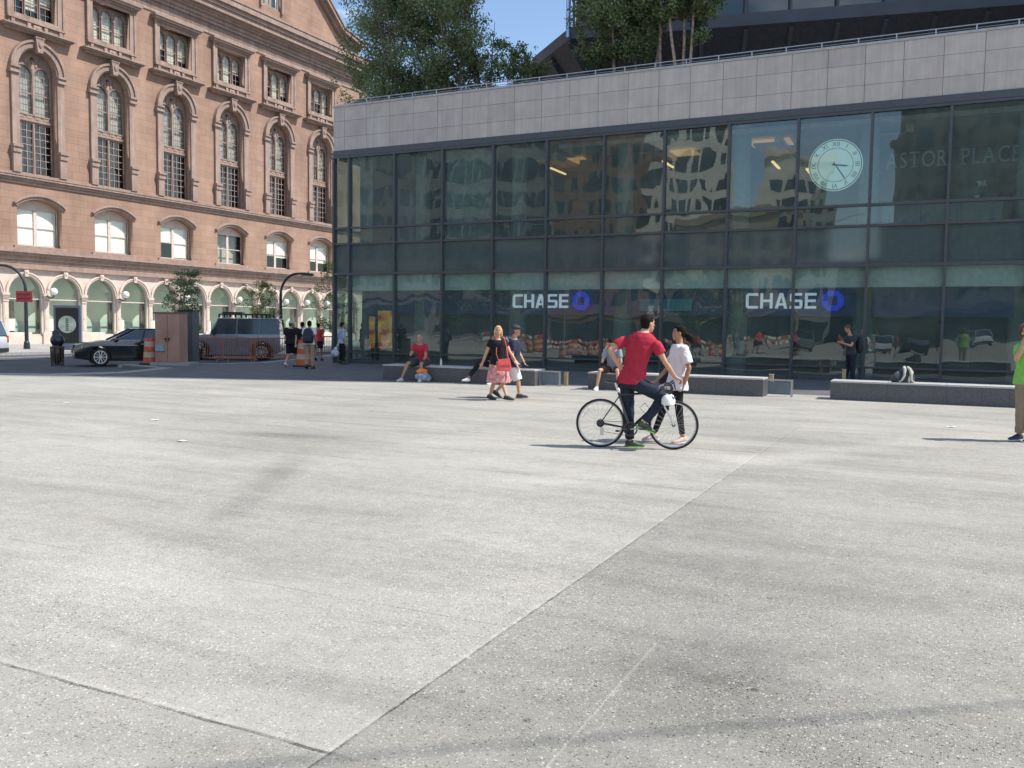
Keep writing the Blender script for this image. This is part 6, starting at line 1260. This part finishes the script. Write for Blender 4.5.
# man in green at the right edge
R9 = (1020, 442); s9 = 66.8; base9 = ground(1023.5, 441.5)
P = skeleton(1.80, math.radians(232)); B_(P, R9, s9, head=(1018.5, 331.5, 0), neck=(1022, 341.5, 0.03), shR=(1014.5, 347, 0.04), shL=(1030, 347.5, -0.06), elR=(1006.5, 358.5, -0.06), wrR=(1010.3, 343.5, -0.12), elL=(1033, 366, -0.1), wrL=(1030, 383, -0.15),
    pel=(1022, 379, 0), hipR=(1018.5, 381, 0.05), hipL=(1026, 381, -0.05), knR=(1017.5, 409, 0.04), anR=(1017.5, 435.5, 0.06), knL=(1026, 410, -0.08), anL=(1027, 436, -0.08))
P['hdR'] = V3(0.30, 0.05, 0.95); P['palmR'] = V3(0.9, 0.3, 0); P['toeR'] = V3(-0.9, -0.35, 0); P['head_f'] = V3(-0.82, -0.56, 0).normalized(); P['toeL'] = V3(-0.9, -0.35, 0)
pg = person(base9, P, 'curly haired man in a bright green t-shirt and khaki trousers phoning at the right edge', (green_tee, 0.6, -0.14, 0.024), ('pants', khaki, 1.93), (mat('navy_shoe', (0.03, 0.03, 0.06), 0.6), False, sole_w), ('curly', hair_brown), skin, True, 1.05, (0.9, 0.5))
m_ = MB(); c = P['head']; hf = P['head_f']; m_.ball(c+hf*0.045-V3(0, 0, 0.075), (0.06, 0.06, 0.055)); link('beard', smooth_mesh(m_, 0.012, 1, 0.01, 0.03), hair_brown, pg)
bd = empty('name_badge', base9+V3((1013.5-1020)/s9, -0.21, (442-369)/s9), -0.5, 'white name badge hanging in front of the green t-shirt', 'badge'); m_ = MB(); m_.box(-0.04, 0.04, -0.004, 0.004, -0.06, 0.05); m_.build('card', white_paint, bd); m_ = MB(); m_.tube([(0, 0, 0.05), (0.03, 0.02, 0.2), (0.08, 0.08, 0.36)], 0.004, 5); m_.build('lanyard', black_metal, bd)
# passers-by in the shade at the left
def walker(px, py, h, face, label, top, bottom, shoes, hair, sk=None, stride=0.18, B=1.0, **kw):
    b = ground(px, py); P = skeleton(h, math.radians(face)); f = P['f']
    P['anR'] += f*stride; P['knR'] += f*stride*0.7; P['anL'] -= f*stride*0.9; P['anL'].z += 0.05; P['knL'] += V3(0, 0, -0.01); P['toeL'] = (f+V3(0, 0, -0.4)).normalized(); P['wrL'] += f*stride*0.8; P['wrR'] -= f*stride*0.6
    for n, v in kw.items(): P[n] = P[n]+v
    return person(b, P, label, top, bottom, shoes, hair, sk, False, B), P, b
o, P, b = walker(291, 366.5, 1.72, 75, 'person in pale cap, black t-shirt and black shorts walking left of the barrel', (black_c, 0.7, -0.15, 0.045), ('shorts', black_c, 0.95), (shoe_white, True, sole_w), ('short', hair_brown), skin, 0.22, 1.1)
cap(o, P, mat('pale_cap', (0.40, 0.40, 0.42), 0.8))
o, P, b = walker(309.5, 369, 1.74, 80, 'man in a white t-shirt with a navy backpack standing by the orange barrel', (white_tee, 0.6, -0.1, 0.03), ('pants', khaki_l, 1.93), (shoe_dark, True), ('short', hair_black), skin_tan, 0.03, 1.0)
backpack(b+V3(0.0, -0.2, 0.93), 0.1, 'navy backpack on the man in white by the orange barrel', mat('navy_pack', (0.02, 0.025, 0.045), 0.7), 1.15)
walker(302.5, 364, 1.70, 90, 'dark clothed person half hidden behind the man with the navy backpack', (black_c, 1.5, -0.1, 0.03), ('pants', denim, 1.9), (shoe_dark, True), ('short', hair_black), skin_tan, 0.05)
walker(318.5, 360.5, 1.66, 85, 'person in a bright red top and dark shorts walking towards the sunlit pavement', (red_top, 0.6, -0.06, 0.03), ('shorts', denim, 0.8), (shoe_dark, True), ('short', hair_black), skin_tan, 0.12)
o, P, b = walker(342, 364.5, 1.70, 30, 'woman in pale blue shirt carrying a white plastic bag at the glass corner', (pale_blue, 1.2, -0.12, 0.035), ('pants', black_c, 1.9), (shoe_dark, True), ('short', hair_black), skin_tan, 0.04)
wb = empty('plastic_carrier_bag', b+V3(-0.26, -0.1, 0.36), 0, 'white plastic carrier bag held by the woman at the glass corner', 'bag'); m_ = MB(); m_.ball((0, 0, 0.1), (0.16, 0.11, 0.15)); m_.ball((0.03, 0, 0.26), (0.08, 0.06, 0.1)); link('bag_body', smooth_mesh(m_, 0.016, 1, 0.04, 0.07), mat('white_plastic', (0.6, 0.62, 0.68), 0.4, trans=0.2), wb); m_ = MB(); m_.tube([(0.03, -0.05, 0.3), (0.1, 0, 0.46), (0.03, 0.05, 0.3)], 0.01, 5); m_.build('handles', MATS['white_plastic'], wb)
walker(363, 360, 1.72, 200, 'person in dark green seen through the glass at the left corner of the bank', (cloth('dark_green_top', (0.05, 0.10, 0.07)), 1.3, -0.2, 0.04), ('shorts', black_c, 0.9), (shoe_dark, True), ('short', hair_black), skin_tan, 0.03)
for i, (px, D, src) in enumerate(((640, 58, 4), (700, 62, 9), (760, 55, 4), (790, 60, 9), (845, 63, 4), (905, 57, 9))):
    ps_ = [q for q in bpy.data.objects if q.name.startswith('person') and q.parent is None and 'walking' in q.get('label', '')]
    o = copy_tree(ps_[src % len(ps_)]); o.location = mirror(px, D); o.rotation_euler = (0, 0, rnd.uniform(0, 6)); o['label'] = 'pedestrian crossing the far side of the plaza'; o['group'] = 'pedestrians on the far side of the plaza'
# backpack on the right bench
gp = empty('backpack', dA*(-0.62)+nA*(BV+0.32)+V3(0, 0, 0.45), AA, 'slumped dark grey backpack with pale straps on the right bench', 'backpack')
gp_m = mat('mid_grey_pack', (0.06, 0.06, 0.068), 0.85, var=0.35); gp_s = mat('pale_grey_strap', (0.46, 0.44, 0.38), 0.8)
m_ = MB(); m_.loft([m_.ell((x0, 0, z), Vector((1,0,0)), Vector((0,1,0)), a, d, 20) for z, x0, a, d in ((0.0, -0.02, .24, .14), (0.08, -0.01, .245, .15), (0.18, 0.02, .20, .13), (0.27, 0.04, .15, .10), (0.33, 0.05, .10, .06), (0.35, 0.05, .04, .03))]); m_.ball((-0.17, -0.03, 0.08), (0.12, 0.11, 0.09)); link('pack_body', smooth_mesh(m_, 0.013, 2, 0.045, 0.08), gp_m, gp)
m_ = MB(); m_.ball((-0.13, -0.07, 0.16), (0.08, 0.07, 0.09)); link('side_pocket', smooth_mesh(m_, 0.013, 1, 0.02, 0.06), mat('pocket_grey', (0.13, 0.13, 0.15), 0.8), gp)
for pts in ([(0.0, -0.02, 0.36), (0.02, -0.11, 0.29), (0.02, -0.16, 0.17), (-0.03, -0.19, 0.06), (-0.09, -0.22, 0.02)], [(0.07, -0.02, 0.355), (0.13, -0.10, 0.30), (0.16, -0.15, 0.17), (0.17, -0.17, 0.06), (0.23, -0.18, 0.02)], [(0.12, 0.0, 0.33), (0.17, -0.02, 0.24), (0.12, -0.16, 0.10), (0.12, -0.19, 0.02)]):
    MB().tube(pts, [0.034, 0.036, 0.028, 0.022, 0.018][:len(pts)], 8).build('strap', gp_s, gp, smooth=True)

# ------------------------------------------------------------------ bicycle
bk0 = ground(600, 447.2); bk1 = ground(672, 449.6); bd_ = bk1-bk0; wbx = 0.985
bike = empty('road_bicycle', bk0, math.atan2(bd_.y, bd_.x), 'black road bicycle with drop handlebars and silver fork held by the man in red', 'bicycle')
r_w = 0.335; frame_m = mat('bike_black', (0.02, 0.02, 0.022), 0.3, coat=0.5); silver = mat('bike_silver', (0.6, 0.6, 0.6), 0.25, metal=0.8)
def bwheel(x, nm):
    w = MB(); w.tube([(x+(r_w-0.013)*math.cos(a), 0, r_w+(r_w-0.013)*math.sin(a)) for a in [2*math.pi*i/56 for i in range(57)]], 0.0135, 8); o = w.build('wheel', tyre_m, bike)
    m_ = MB(); m_.tube([(x+(r_w-0.037)*math.cos(a), 0, r_w+(r_w-0.037)*math.sin(a)) for a in [2*math.pi*i/56 for i in range(57)]], 0.0105, 6); m_.build('rim', silver, o)
    m_ = MB()
    for q in range(22): a = 2*math.pi*q/22; s = 0.03 if q % 2 else -0.03; m_.tube([(x+0.018*math.cos(a+1), s, r_w+0.018*math.sin(a+1)), (x+(r_w-0.04)*math.cos(a), 0, r_w+(r_w-0.04)*math.sin(a))], 0.0022, 4)
    m_.build('spokes', silver, o); m_ = MB(); m_.cone((x, -0.045, r_w), (x, 0.045, r_w), 0.022, 0.022, 12); m_.build('hub', frame_m, o); return o
rw = bwheel(0, 'r'); fw = bwheel(wbx, 'f')
m_ = MB(); m_.cone((0, -0.05, r_w), (0, -0.025, r_w), 0.028, 0.055, 18); m_.build('sprocket', frame_m, rw)
m_ = MB(); m_.box(-0.008, 0.008, -0.004, 0.004, -0.07, 0.07, Matrix.Translation((-0.2, 0, r_w+0.13)) @ Matrix.Rotation(0.6, 4, 'Y')); m_.build('reflector', white_paint, rw)
BB = V3(0.41, 0, 0.27); ST = V3(0.235, 0, 0.76); HT = V3(0.795, 0, 0.80); HB = V3(0.825, 0, 0.68)
m_ = MB(); m_.tube([BB, ST], 0.017); m_.tube([ST+V3(0.01, 0, -0.03), HT+V3(0.005, 0, -0.03)], 0.016); m_.tube([BB, HB], 0.021); m_.tube([HT, HB], 0.022)
for s in (-1, 1): m_.tube([BB+V3(0, s*0.02, 0), V3(0, s*0.06, r_w)], 0.010, 6); m_.tube([ST+V3(0.02, s*0.015, -0.04), V3(0, s*0.06, r_w)], 0.008, 6)
m_.build('frame', frame_m, bike, smooth='auto')
m_ = MB()
for s in (-1, 1): m_.tube([HB+V3(0.003, s*0.03, 0), HB+V3(0.03, s*0.045, -0.09), V3(wbx-0.03, s*0.05, r_w+0.08), V3(wbx, s*0.05, r_w)], 0.0115, 8)
m_.ball(HB+V3(0.004, 0, 0.0), (0.03, 0.045, 0.02)); m_.box(HB.x-0.005, HB.x+0.03, -0.02, 0.02, HB.z-0.06, HB.z-0.01); m_.build('fork', silver, bike, smooth='auto')
m_ = MB(); m_.tube([ST, ST+V3(-0.045, 0, 0.13)], 0.013); m_.build('seat_post', silver, bike)
m_ = MB(); sp_ = ST+V3(-0.05, 0, 0.15); m_.loft([m_.ell(sp_+V3(x, 0, z), V3(0, 1, 0), V3(0, 0, 1), a, b, 12) for x, z, a, b in ((-0.13, 0.01, .04, .012), (-0.10, 0.0, .068, .02), (-0.02, -0.005, .045, .018), (0.08, 0.0, .02, .013), (0.14, 0.0, .012, .008))]); m_.build('saddle', frame_m, bike, smooth='auto')
m_ = MB(); m_.tube([HT, HT+V3(-0.02, 0, 0.05), HT+V3(0.06, 0, 0.085)], 0.015); m_.build('stem', silver, bike)
m_ = MB(); hb0 = HT+V3(0.06, 0, 0.085); m_.tube([hb0+V3(0, -0.2, 0), hb0+V3(0, 0.2, 0)], 0.012)
for s in (-1, 1): m_.tube([hb0+V3(0, s*0.2, 0), hb0+V3(0.06, s*0.205, 0.005), hb0+V3(0.105, s*0.21, -0.04), hb0+V3(0.085, s*0.21, -0.10), hb0+V3(0.03, s*0.21, -0.13), hb0+V3(-0.03, s*0.21, -0.13)], 0.014)
m_.build('handlebar', frame_m, bike, smooth='auto')
m_ = MB()
for s in (-1, 1): m_.loft([m_.ell(hb0+V3(0.07, s*0.208, 0.0), V3(0, 1, 0), V3(1, 0, 0.2), .014, .02), m_.ell(hb0+V3(0.12, s*0.208, 0.05), V3(0, 1, 0), V3(1, 0, 0), .012, .014)]); m_.tube([hb0+V3(0.12, s*0.208, 0.03), hb0+V3(0.14, s*0.208, -0.06)], 0.007, 5)
m_.build('brake_lever', frame_m, bike)
m_ = MB(); m_.prism([(BB.x+a, BB.z+b) for a, b in ringpoly(0, 0, 0.078, 0.098, 32, 0, 2*math.pi-0.001)], -0.062, -0.056)
for q in range(5): a = q*1.2566; m_.tube([BB+V3(0, -0.06, 0), BB+V3(0.085*math.cos(a), -0.06, 0.085*math.sin(a))], 0.008, 5)
m_.tube([BB+V3(0, -0.07, 0.095), V3(0, -0.045, r_w+0.035)], 0.0045, 4); m_.tube([BB+V3(0, -0.06, -0.095), V3(0.03, -0.045, r_w-0.11), V3(0, -0.045, r_w-0.04)], 0.0045, 4); cr_ = m_.build('chainset', frame_m, bike)
m_ = MB(); m_.box(0.0, 0.05, -0.055, -0.035, r_w-0.16, r_w-0.06); m_.build('rear_derailleur', silver, bike)
for s, a in ((-1, math.radians(18)), (1, math.radians(198))):
    m_ = MB(); e_ = BB+V3(0.17*math.cos(a), s*0.08, 0.17*math.sin(a)-0.04*(s < 0)); m_.tube([BB+V3(0, s*0.07, 0), e_], 0.011); ck_ = m_.build('crank_arm', silver, bike); m_ = MB(); m_.box(e_.x-0.045, e_.x+0.045, min(s*0.08, s*0.16), max(s*0.08, s*0.16), e_.z-0.01, e_.z+0.01); m_.build('pedal', frame_m, ck_)
m_ = MB(); m_.tube([BB.lerp(HB, .45)+V3(-0.0, 0, 0.035), BB.lerp(HB, .45)+V3(-0.07, 0.03, 0.10), BB.lerp(HB, .62)+V3(-0.07, 0.0, 0.10), BB.lerp(HB, .6)+V3(0, -0.03, 0.03)], 0.006, 5); m_.build('bottle_cage', silver, bike)
M1 = bike.matrix_basis if False else Matrix.Translation(bk0) @ Matrix.Rotation(math.atan2(bd_.y, bd_.x), 4, 'Z')
hl = empty('bicycle_helmet', M1 @ (hb0+V3(0.05, -0.17, -0.19)), 1.15, 'white bicycle helmet hanging from the handlebar', 'helmet')
m_ = MB(); m_.loft([m_.ell((0, 0, z), V3(1, 0, 0), V3(0, 1, 0), a, b, 20) for z, a, b in ((-0.075, .09, .07), (-0.06, .115, .088), (0.0, .12, .09), (0.05, .095, .07), (0.075, .05, .035))]); m_.build('shell', white_paint, hl, smooth='auto')
m_ = MB()
for q in (-0.05, 0.0, 0.05): m_.ball((q, -0.068+abs(q)*0.2, 0.02), (0.012, 0.03, 0.03), seg=8, rg=6); 
m_.build('vent', black_metal, hl); m_ = MB(); m_.tube([(-0.06, 0, -0.06), (-0.03, -0.02, -0.13), (0, 0, -0.15), (0.05, 0, -0.06)], 0.005, 5); m_.tube([(0, 0, 0.07), (-0.02, 0.03, 0.16)], 0.005, 5); m_.build('chin_strap', black_metal, hl)
bpy.data.scenes.remove(tmp)
